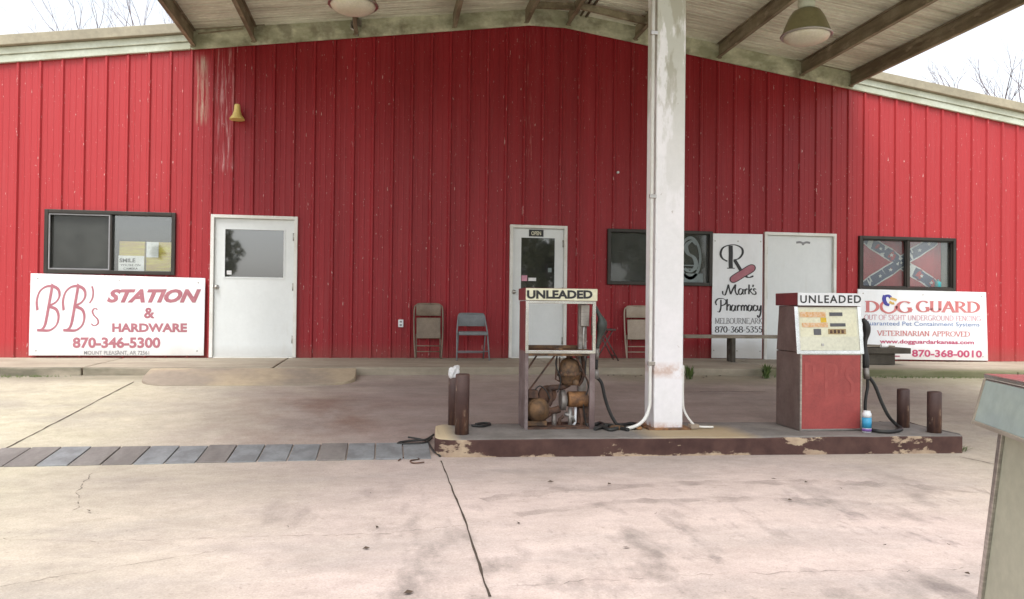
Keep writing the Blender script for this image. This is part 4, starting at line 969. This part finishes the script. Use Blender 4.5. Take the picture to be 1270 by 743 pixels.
mb = MB(); mb.tube(curve_pts([gl(738,532), gl(748,530), gl(757,533), gl(768,531), gl(779,533)], 6), .02, 8); mb.tube(curve_pts([gl(736,527), gl(744,525), gl(752,528)], 6), .02, 8); mb.build('slack_hose', 'rubber', lp, **L)

# red pump
p0 = onZ(989.5,534,-.39); p1 = onZ(1070.5,534.5,-.39)
rp = thing('fuel_pump', ((p0.x+p1.x)/2, (p0.y+p1.y)/2, -.388), 'intact fuel pump with faded red lower panel and cream dial face', 'fuel pump', 'fuel pumps', PZ)
f0 = plane_local(rp, 0); hw = (p1-p0).length/2; H = f0(1030,363.5).z; zh = f0(1030,379.5).z; zs_ = f0(1030,438).z; D = .5; tp = .05
mb = MB(); mb.box((-hw,.005,0),(hw,D,zs_)); cb_ = mb.build('lower_cabinet', 'pumpside', rp, .006, **L)
mb = MB(); mb.hexa([(-hw,.0,zs_+.008),(hw,.0,zs_+.008),(hw,D,zs_+.008),(-hw,D,zs_+.008)], [(-hw+.01,.06,zh),(hw-.01,.06,zh),(hw-.01,D-.03,zh),(-hw+.01,D-.03,zh)]); mb.build('upper_cabinet', 'pumpside', rp, .006, **L)
mb = MB(); mb.box((-hw+.012,.02,zs_),(hw-.012,D-.02,zs_+.008)); mb.build('seam_gasket', 'rust', rp, **L)
mb = MB(); frame(mb, -hw, hw, .0, zs_, .018, -.012, .004); mb.build('lower_frame', 'steel', rp, .002, **L)
mb = MB(); mb.box((-hw+.019,-.006,.019),(hw-.019,.004,zs_-.019)); rpan = mb.build('red_panel', 'pumpred', rp, **L)
mb = MB(); mp_ = plane_local(rp, -.008)
for s_ in ([(1000,450),(1000,490)], [(1000,451),(1009,453),(1009,464),(1001,469)], [(1001,469),(1011,473),(1011,485),(1001,490)], [(1025,450),(1025,492)], [(1025,452),(1036,454),(1036,466),(1026,470)], [(1046,450),(1044,458)], [(1060,458),(1053,456),(1050,466),(1057,476),(1056,488),(1048,490)]): pen(mb, s_, mp_, 3, 3)
mb.build('ghost_lettering', 'ghost', rpan, **L)
# sloping dial face
def dial(px, py_, lift=0):
    p = f0(px, py_); t = (p.z-zs_)/(zh-zs_); return Vector((p.x*(1-.0*t), .06*t-lift, p.z))
def dq(mb, px, l0, l1):
    a, b, c_, d_ = px; q = [(a,d_),(c_,d_),(c_,b),(a,b)]
    mb.add([dial(x, y, l1) for x, y in q]+[dial(x, y, l0) for x, y in q], [(0,1,2,3),(7,6,5,4),(0,4,5,1),(1,5,6,2),(2,6,7,3),(3,7,4,0)])
df = MB(); dq(df, (992,381,1066,434.5), .002, .012); dface = df.build('dial_face', 'cream', rp, .002, **L)
mb = MB()
for a in ((987.5,380,992,439),(1066,380,1070.5,439),(992,434.5,1066,439)): dq(mb, a, .0, .02)
mb.build('dial_frame', 'chrome', rp, .003, **L)
mb = MB(); dq(mb, (994,384,1064,417.5), .012, .0135); mb.build('dial_glass_border', 'creamsign', dface, **L)
for px_, m_, nm in (((994,387,1026,393.5),'dialorange','price_plate'),((996,400.5,1028,406),'dialorange','price_plate'),((1031,387.5,1047,392),'dialgrey','counter_window'),((1031,401,1050,405),'dialgrey','counter_window'),((1010,408,1019,415.5),'dialgrey','grade_plate'),((1028,408,1050,414.5),'dialgold','price_window'),((1019.5,394,1026.5,400),'tagyellow','yellow_tag')):
    mb = MB(); dq(mb, px_, .0135, .018); o = mb.build(nm, m_, dface, **L)
    if nm == 'price_window':
        mb = MB()
        for k in range(4): dq(mb, (1030+k*4.7,409.3,1033+k*4.7,413.5), .018, .0195)
        mb.build('digit', 'rust', dface, **L)
mb = MB(); dq(mb, (1018.5,426,1021.5,429), .012, .02); mb.build('lock', 'steel', dface, **L)
mb = MB(); mb.box((-hw-.015,.03,zh+.002),(hw+.012,D+.0,H)); hd = mb.build('header_box', 'pumpmaroon', rp, .006, **L)
mb = MB(); mb.box((-hw-.015,.012,zh+.002),(hw+.016,.029,H)); sg = mb.build('fuel_sign', 'alu', rp, .003, **L)
sg.data.materials.clear(); sg.data.materials.append(M['sign'])
mb = MB(); sans(mb, 'UNLEADED', 992.5, 1068, 366.2, 376, plane_local(rp, .009), .02, 0, 1.2); mb.build('lettering', 'ink', sg, **L)
fs_ = plane_local(rp, .16)
mb = MB(); a = fs_(1071,408); mb.box((hw,.1,a.z-.1),(hw+.03,.22,a.z+.1)); mb.build('nozzle_boot', 'steel', rp, .005, **L)
mb = MB(); P = curve_pts([fs_(1070,396), fs_(1074,402), fs_(1075,412), fs_(1073,424), fs_(1073,440), fs_(1074,456)], 5); m_ = len(P)
mb.tube(P, [.018+.022*math.exp(-((i/m_-.3)/.2)**2)+.022*math.exp(-((i/m_-.85)/.15)**2) for i in range(m_)], 10); mb.build('nozzle', 'rubber', rp, **L)
mb = MB(); mb.tube([fs_(1074,455), fs_(1075,470)], .03, 10); mb.build('hose_coupling', 'pipe', rp, **L)
gl = lambda px, py_: Vector(((Matrix.Rotation(-PZ,4,'Z') @ (onZ(px,py_,-.37)-rp.location))))
mb = MB(); mb.tube(curve_pts([fs_(1076,468), fs_(1076,480), fs_(1074,492), fs_(1073,508), fs_(1076,524)], 6), .016, 8)
mb.tube(curve_pts([fs_(1078,468), fs_(1085,478), fs_(1093,498), fs_(1102,516), fs_(1112,527), gl(1118,532), gl(1108,535), gl(1092,535), gl(1080,533)], 6), .018, 8); mb.build('hose', 'rubber', rp, **L)

# can
q = onZ(1078,537,-.39); cn = thing('drink_can', (q.x,q.y+.04,-.39), 'small blue and white can standing beside the red pump', 'can')
mb = MB(); mb.lathe([(.04,0),(.045,.008),(.045,.1)], q+Vector((0,.04,0)), (0,0,1), 16); mb.build('lower_body', 'canwhite', cn)
mb = MB(); mb.lathe([(.0455,.045),(.0455,.15)], q+Vector((0,.04,0)), (0,0,1), 16); mb.build('blue_label', 'canblue', cn)
mb = MB(); mb.lathe([(.045,.15),(.044,.19),(.034,.2),(.034,.215),(.001,.216)], q+Vector((0,.04,0)), (0,0,1), 16); mb.build('cap', 'canwhite', cn)
mb = MB(); mb.lathe([(.0456,.012),(.0456,.04)], q+Vector((0,.04,0)), (0,0,1), 16); mb.build('purple_band', 'canpurple', cn)

# foreground pump at the right edge
Z0 = 2.75; q = atD(1222,465.5,Z0)
th_ = R(21); dvec = Vector((math.sin(th_), math.cos(th_), 0)); nvec = Vector((math.cos(th_), -math.sin(th_), 0))   # nvec: into the body
gb = gz(q.x,q.y)
fp = thing('fuel_pump', (q.x, q.y, gb), 'pale grey pump with overhanging glass head, cut off by the right edge', 'fuel pump', 'fuel pumps')
def fl_(a, b, z): return Vector((q.x,q.y,0))-dvec*a+nvec*b+Vector((0,0,z))
zt = q.z; zb_ = atD(1212,527,Z0).z
LN = .95
def pris(mb, a0, a1, b0, b1, z0, a2, a3, b2, b3, z1):
    mb.hexa([fl_(a0,b0,z0),fl_(a0,b1,z0),fl_(a1,b1,z0),fl_(a1,b0,z0)], [fl_(a2,b2,z1),fl_(a2,b3,z1),fl_(a3,b3,z1),fl_(a3,b2,z1)])
mb = MB(); pris(mb, -.03, LN, -.03, .5, zb_, 0, LN, 0, .5, zt-.012); mb.build('head_housing', 'steel', fp, .006)
mb = MB(); pris(mb, -.004, LN, -.004, .5, zt-.012, -.004, LN, -.004, .5, zt+.006); mb.build('head_top', 'chrome', fp, .004)
mb = MB()
def fq(a0, a1, s0, s1, off):                       # quad on the sloping head face, s along height
    v = []
    for a, s in ((a0,s0),(a1,s0),(a1,s1),(a0,s1)):
        v.append(fl_(a-.03*(1-s), -.03*(1-s)-off, zb_+(zt-.012-zb_)*s))
    for a, s in ((a0,s0),(a1,s0),(a1,s1),(a0,s1)): v.append(fl_(a-.03*(1-s), -.03*(1-s)+.004, zb_+(zt-.012-zb_)*s))
    return v, [(0,1,2,3),(7,6,5,4),(0,4,5,1),(1,5,6,2),(2,6,7,3),(3,7,4,0)]
mb.add(*fq(.016,LN,.09,.97,.003)); mb.build('dial_glass', 'headglass', fp)
mb = MB()
mb.add(*fq(0,.015,.0,1,.007)); mb.add(*fq(.015,LN,.0,.085,.007)); mb.build('bezel', 'bezel', fp, .003)
# body: leaning edge follows the tapered cabinet
ba = .085; bz = gb
b_top = fl_(ba,.04,zb_); sl_ = (1248-1217)/(743-540)
tap = .62*sl_*1.15/ .33
mb = MB(); pris(mb, ba-.2, LN, .0, .46, gb, ba, LN, .03, .46, zb_-.002); mb.build('body', 'oliveputty', fp, .008)
mb = MB(); mb.bar(fl_(ba-.205,-.006,gb), fl_(ba-.004,.024,zb_-.004), .03, .012, nvec); mb.build('corner_strip', 'steel', fp, .002)

# ------------------------------------------------------------------ chairs, bench
def chair_parts(t, mt, w_, h, open_, seatpx=None):
    """folding chair, local: front faces -y, feet on z = 0"""
    hw = w_/2; bl = .018
    if open_:
        front = lambda s_: [(s_*(hw+.01),-.2,0),(s_*(hw-.005),-.02,.45),(s_*(hw-.03),.1,h-.06)]
        top = curve_pts([(-hw+.03,.1,h-.08),(-hw+.045,.112,h-.02),(-hw+.1,.115,h),(hw-.1,.115,h),(hw-.045,.112,h-.02),(hw-.03,.1,h-.08)], 5)
        mb = MB(); mb.tube([Vector(p) for p in front(-1)[:2]]+top+[Vector(p) for p in front(1)[1::-1]], .012, 8); mb.build('front_frame', mt, t, **L)
        mb = MB(); mb.tube([(-hw+.03,.24,0),(-hw+.03,.02,.43)], .011, 8); mb.tube([(hw-.03,.24,0),(hw-.03,.02,.43)], .011, 8); mb.tube([(-hw+.03,.19,.1),(hw-.03,.19,.1)], .009, 6); mb.build('rear_frame', mt, t, **L)
        mb = MB(); mb.tube([(-hw,-.15,.14),(hw,-.15,.14)], .009, 6); mb.build('stretcher', mt, t, **L)
        mb = MB(); mb.box((-hw+.02,-.2,.42),(hw-.02,.16,.445)); mb.box((-hw+.02,-.205,.39),(hw-.02,-.185,.44)); mb.build('seat', mt, t, .01, **L)
        a = h-.2
    else:                       # folded, leaning on the wall
        zt_ = h; mb = MB()
        pts_ = curve_pts([(-hw+.02,-.14,0),(-hw,-.09,.35),(-hw,-.04,h-.1),(-hw+.04,-.035,h-.02),(-hw+.1,-.03,h),(hw-.1,-.03,h),(hw-.04,-.035,h-.02),(hw,-.04,h-.1),(hw,-.09,.35),(hw-.02,-.14,0)], 6)
        mb.tube(pts_, .013, 8); mb.build('front_frame', mt, t, **L)
        for sx in (-hw+.035, hw-.035): mb = MB(); mb.tube([(sx,-.1,.02),(sx,-.07,h*.45)], .011, 8); mb.build('rear_leg', mt, t, **L)
        mb = MB(); mb.tube([(-hw,-.115,.11),(hw,-.115,.11)], .009, 6); mb.tube([(-hw,-.105,.2),(hw,-.105,.2)], .009, 6); mb.build('stretcher', mt, t, **L)
        mb = MB(); z0, z1 = .31*h/.85, h-.22
        mb.hexa([(-hw+.035,-.125,z0),(hw-.035,-.125,z0),(hw-.035,-.1,z0),(-hw+.035,-.1,z0)], [(-hw+.035,-.095,z1),(hw-.035,-.095,z1),(hw-.035,-.07,z1),(-hw+.035,-.07,z1)]); mb.build('seat', mt, t, .012, **L)
        a = h-.19
    mb = MB(); n_ = 10; yb_ = (.105 if open_ else -.045)
    v = []
    for i in range(n_+1):
        u_ = -1+2*i/n_; y_ = yb_+.02*(1-u_*u_); cut = .03*abs(u_)**6
        v += [(u_*(hw-.03), y_-.006, a), (u_*(hw-.03), y_-.006, h-.004-cut), (u_*(hw-.03), y_+.006, a), (u_*(hw-.03), y_+.006, h-.004-cut)]
    fcs = []
    for i in range(n_):
        b = i*4; fcs += [(b,b+4,b+5,b+1),(b+2,b+3,b+7,b+6),(b+1,b+5,b+7,b+3),(b,b+2,b+6,b+4)]
    fcs += [(0,1,3,2),(n_*4,n_*4+2,n_*4+3,n_*4+1)]
    mb.add(v, fcs, True); mb.build('backrest', mt, t, .003, **L)
G_ = 'folding chairs along the wall'
def chair_at(pl, prr, pytop, pybot, y, mt, open_, lab):
    a, b = onY(pl,pybot,y), onY(prr,pybot,y); h = onY((pl+prr)/2,pytop,y).z-a.z
    t = thing('folding_chair', ((a.x+b.x)/2, y+(.12 if not open_ else .2), min(0, -.03*(-y)/1.6)+.0), lab, 'chair', G_)
    chair_parts(t, mt, (b-a).length-.02, h, open_); return t
chair_at(512.5,549.5,376.5,444.5,-.2,'tan',False,'tall tan folding chair folded flat against the wall, scuffed seat')
chair_at(566.5,607,388,446,-.55,'bluegrey',True,'blue grey folding chair standing open between tan chair and middle door')
t3 = chair_at(775,812,379.5,444.5,-.2,'beige',False,'beige folding chair folded against the wall, half hidden by the column')
# small brown stool behind the stripped pump
qa, qb = onY(736,446,-.5), onY(764,446,-.5); zt_ = onY(750,407.5,-.5).z
stl = thing('folding_stool', ((qa.x+qb.x)/2,-.5,-.01), 'dark brown folding stool half hidden behind the stripped pump nozzle', 'stool'); hw = (qb.x-qa.x)/2
mb = MB(); mb.box((-hw+.05,-.16,zt_-.02),(hw-.05,.16,zt_+.01)); mb.build('seat', 'brownchair', stl, .008, **L)
for s_ in (-1,1):
    mb = MB()
    for yy in (-.13,.13): mb.tube([(s_*hw,yy,0),(-s_*(hw-.1),yy,zt_-.02)], .011, 8)
    mb.tube([(s_*hw*.8,-.13,.08),(s_*hw*.8,.13,.08)], .009, 6); mb.build('leg_frame', 'brownchair', stl, **L)
# bench
ba_, bb_ = onY(846,414,-.62), onY(985,417,-.62)
bn = thing('bench', ((ba_.x+bb_.x)/2,-.62,-.02), 'long plank bench with dark trestle legs in front of the pharmacy sign', 'bench')
zt_ = (ba_.z+bb_.z)/2; Lh = (bb_.x-ba_.x)/2
mb = MB(); mb.box((-Lh,-.14,zt_-.03),(Lh,.14,zt_+.02)); mb.build('seat', 'wood', bn, .005, **L)
for px_ in (905.5, 975):
    xc = onY(px_,430,-.62).x-bn.location.x; mb = MB()
    for yy in (-.11,.11): mb.box((xc-.035+.04*(yy > 0),yy-.03,0),(xc+.03+.04*(yy > 0),yy+.03,zt_-.03))
    mb.box((xc-.02,-.08,.12),(xc+.03,.08,.2)); mb.build('leg', 'wooddark', bn, .004, **L)
# low plank stack right of the red pump
sa, sb = onY(1062,436,-.7), onY(1121,436,-.7)
lo_ = thing('low_bench', ((sa.x+sb.x)/2,-.7,-.06), 'low dark bench of thick boards in front of the fencing sign', 'bench')
X0 = sa.x-lo_.location.x; X1 = sb.x-lo_.location.x; z1 = onY(1090,431,-.7).z+.06; z0_ = onY(1090,438,-.7).z+.06
mb = MB(); mb.box((X0,-.18,z0_),(X1,.18,z1)); mb.build('seat', 'wooddark', lo_, .006, **L)
mb = MB(); mb.box((X0+.05,-.14,0),(X1-.26,.14,z0_)); mb.build('base_block', 'wooddark', lo_, .006, **L)
mb = MB(); za = onY(1085,428,-.7).z; c_ = onY(1062,0,-.7).x; d_ = onY(1107,0,-.7).x; mb.hexa([(c_,-.82,za-.02),(d_,-.82,za-.035),(d_,-.6,za-.035),(c_,-.6,za-.02)], [(c_,-.82,za+.02),(d_,-.82,za-.005),(d_,-.6,za-.005),(c_,-.6,za+.02)])
tag(mb.build('board', 'wood', bevel=.003), 'loose pale board lying on the low dark bench', 'board')
q = onY(1101,435,-.92); mb = MB(); mb.lathe([(.03,-.07),(.033,-.06),(.033,.06),(.03,.07)], (q.x,-.92,q.z), (1,.2,0), 14)
sq = tag(mb.build('drink_tin', 'paper', bevel=.002), 'small pale tin lying at the front of the low dark bench', 'tin')
sq.location.z = z1-.06+.034-q.z; sq.location.y = .1

# ------------------------------------------------------------------ cables, weeds, litter
mb = MB(); lift = lambda px, py_, h=.012: onG(px, py_)+Vector((0,0,h))
mb.tube(curve_pts([lift(538,544,.04), lift(528,549,.03), lift(512,549,.02), lift(497,551,.02), lift(494,553,.02), lift(508,553,.02), lift(526,552,.02), lift(536,548,.04)], 6), .011, 6)
mb.tube(curve_pts([lift(506,546,.03), lift(520,547,.02), lift(530,550,.02), lift(534,556,.02), lift(538,562,.02), lift(546,568,.015)], 6), .009, 6)
tag(mb.build('cable_coil', 'rubber'), 'black cable coiled on the trench covers by the island end', 'cable')
mb = MB(); mb.tube(curve_pts([lift(494,573), lift(500,569.5), lift(512,569), lift(520,571), lift(509,573), lift(513,576), lift(526,575)], 6), .006, 6)
tag(mb.build('wire_scrap', 'rust'), 'thin curled wire lying on the concrete left of the island', 'wire')
mb = MB(); ip = lambda px, py_: onZ(px,py_,-.372)
mb.tube(curve_pts([ip(585,527.5), ip(597,528.5), ip(608,526), ip(602,524.5), ip(590,526)], 6), .012, 6); tag(mb.build('cable_scrap', 'rubber'), 'short black cable lying on the island behind the left bollards', 'cable')
for px_, py_, s_, lab in ((764,533,.05,'flat brown stone under the slack hose'),(792,533,.04,'rusty lump beside the column foot')):
    p = onZ(px_,py_,-.39); bm = bmesh.new(); bmesh.ops.create_icosphere(bm, subdivisions=2, radius=s_); mb = MB()
    for v in bm.verts: v.co *= 1+.25*math.sin(v.co.x*90+px_)*math.cos(v.co.y*70); v.co.z *= .5; v.co.x *= 1.6 if px_ < 780 else 1
    mb.add([tuple(v.co+p+Vector((0,0,s_*.4))) for v in bm.verts], [tuple(v.index for v in f.verts) for f in bm.faces]); bm.free()
    tag(mb.build('stone', 'rustbrown' if px_ < 780 else 'orange'), lab, 'stone')
def weed(p, h, n, sp, lab, mt='leaf', cat='weed'):
    mb = MB()
    for i in range(n):
        a = rnd.uniform(0, 6.28); r_ = rnd.uniform(.2, 1)*sp; hh = h*rnd.uniform(.5, 1); w_ = rnd.uniform(.008, .02)*h/.25
        b = p+Vector((rnd.gauss(0,.02), rnd.gauss(0,.02), 0)); e = b+Vector((math.cos(a)*r_, math.sin(a)*r_, hh)); mdl = b.lerp(e, .5)+Vector((0,0,hh*.15)); sd_ = Vector((-math.sin(a), math.cos(a), 0))*w_
        mb.add([b-sd_*.3, b+sd_*.3, mdl+sd_, mdl-sd_, e], [(0,1,2,3),(3,2,4)])
    return tag(mb.build('weed', mt), lab, cat, 'weeds in the concrete joints')
weed(onG(949,469)+Vector((0,-.02,0)), .24, 46, .13, 'leafy green weed at the walkway edge left of the red pump')
weed(onG(855,470)+Vector((0,-.02,0)), .22, 36, .1, 'green weed at the walkway edge right behind the column')
weed(onG(1192,560), .07, 40, .14, 'low green weed at the right end of the island')
mb = MB()
for i in range(160):
    x = rnd.gauss(-4.55, .28); p = Vector((x, -1.68-abs(rnd.gauss(0,.05)), gz(x,-1.7))); a = rnd.uniform(0, 6.28); h = rnd.uniform(.01,.045); s_ = Vector((math.cos(a), math.sin(a), 0))
    mb.add([p-s_*.005, p+s_*.005, p+s_*.02+Vector((0,0,h))], [(0,1,2)])
for i in range(700):
    x = rnd.uniform(5.5, 12); p = Vector((x, -1.66-abs(rnd.gauss(0,.07)), gz(x,-1.7))); a = rnd.uniform(0, 6.28); h = rnd.uniform(.01,.05); s_ = Vector((math.cos(a), math.sin(a), 0))
    mb.add([p-s_*.006, p+s_*.006, p+s_*.02+Vector((0,0,h))], [(0,1,2)])
tag(mb.build('grass', 'leaf'), 'low green grass growing along the foot of the walkway kerb', 'grass', kind='stuff')
mb = MB()
for i in range(70):
    x = rnd.uniform(-4, 6.5); y = rnd.uniform(-10, -5.8)
    if i < 22: x = rnd.uniform(3.1, 4.9); y = -1.72-abs(rnd.gauss(0,.07))
    z = gz(x,y)+.012; a = rnd.uniform(0,6.28); l_ = rnd.uniform(.012,.03); u_ = Vector((math.cos(a),math.sin(a),0)); v_ = Vector((-u_.y,u_.x,0))
    c_ = Vector((x,y,z)); mb.add([c_-u_*l_, c_+v_*l_*.5+Vector((0,0,.008)), c_+u_*l_, c_-v_*l_*.5], [(0,1,2,3)])
tag(mb.build('leaf_litter', 'litter'), 'scattered small dead leaves on the concrete', 'leaves', kind='stuff')

# ------------------------------------------------------------------ trees
def branch(mb, p, d, l_, r_, dep, r2):
    q = p; pts_ = [p]; rs = [r_]
    for k in range(4):
        d = (d+Vector((r2.gauss(0,.09), r2.gauss(0,.09), r2.gauss(.03,.06)))).normalized(); q = q+d*l_/4; pts_.append(q); rs.append(r_*(1-.42*(k+1)/4))
    mb.tube(pts_, rs, 5 if dep > 2 else 3, False)
    if dep > 0:
        for k in range(r2.choice((2,3,3))):
            i = r2.choice((2,3,4,4)); a = r2.uniform(0,6.28); sp = r2.uniform(.3,.65)
            t = d.cross(Vector((math.cos(a), math.sin(a), .3))).normalized(); branch(mb, pts_[i], (d+t*sp).normalized(), l_*r2.uniform(.6,.82), rs[i]*.72, dep-1, r2)
def bare_tree(x, y, h, seed, lab, dep=5, th=1):
    r2 = random.Random(seed); t = thing('bare_tree', (x,y,-.78), lab, 'tree', 'bare trees behind the building')
    mb = MB(); b = Vector((x,y,-.8)); f_ = b+Vector((r2.gauss(0,.3),0,h*.4)); mb.tube([b, b.lerp(f_,.5)+Vector((.1,0,0)), f_], [h*.02,h*.016,h*.013], 8); mb.build('trunk', 'bark', t)
    mb = MB()
    for k in range(4):
        a = k*1.6+r2.uniform(0,.8); branch(mb, f_-Vector((0,0,r2.uniform(0,h*.08))), Vector((math.cos(a)*.42, math.sin(a)*.42, 1)).normalized(), h*.23, h*.009*th, dep, r2)
    mb.build('crown', 'bark', t)
bare_tree(-13.2, 30, 19.5, 3, 'bare tree rising behind the left end of the roof')
bare_tree(-17.5, 33, 18, 11, 'bare tree farthest left behind the roof')
bare_tree(41.0, 32, 20, 5, 'bare tree showing past the right end of the roof', 5, 2)
def leafy(x, y, h, seed, lab, cr, n=2600):
    r2 = random.Random(seed); t = thing('leafy_tree', (x,y,-.78), lab, 'tree', 'trees across the road')
    mb = MB(); b = Vector((x,y,-.8)); mb.tube([b, b+Vector((.1,.1,h*.3)), b+Vector((0,.2,h*.7))], [h*.03,h*.022,h*.01], 8)
    for k in range(6): a = r2.uniform(0,6.28); s_ = b+Vector((0,.1,h*r2.uniform(.25,.5))); mb.tube([s_, s_+Vector((math.cos(a)*cr*.6, math.sin(a)*cr*.6, h*.2))], [h*.01,h*.004], 5)
    mb.build('trunk', 'bark', t); mb = MB()
    cl = [(Vector((r2.gauss(0,cr*.45), r2.gauss(0,cr*.45), h*r2.uniform(.35,.95))), r2.uniform(.15,.32)*cr) for k in range(26)]
    for i in range(n):
        c_, rr = r2.choice(cl); v = Vector((r2.gauss(0,1), r2.gauss(0,1), r2.gauss(0,1))).normalized()*rr*r2.uniform(.5,1.1); p = b+c_+v
        u_ = Vector((r2.gauss(0,1), r2.gauss(0,1), r2.gauss(0,1))).normalized(); w_ = u_.orthogonal().normalized(); s_ = r2.uniform(.12,.26)
        mb.add([p-u_*s_, p+w_*s_*.6, p+u_*s_, p-w_*s_*.6], [(0,1,2,3)])
    mb.build('crown', 'leafdry', t)
leafy(-10.4, -36, 6.2, 2, 'leafy tree across the road mirrored in the left door glass', 1.9)
leafy(20.5, -46, 10.5, 4, 'tall leafy tree across the road mirrored in the middle window', 4.8, 9000)
leafy(12.5, -48, 7.5, 6, 'leafy tree across the road mirrored in the middle door glass', 3.6, 6000)
leafy(-29, -40, 8, 8, 'leafy tree across the road opposite the left end of the building', 3.4)
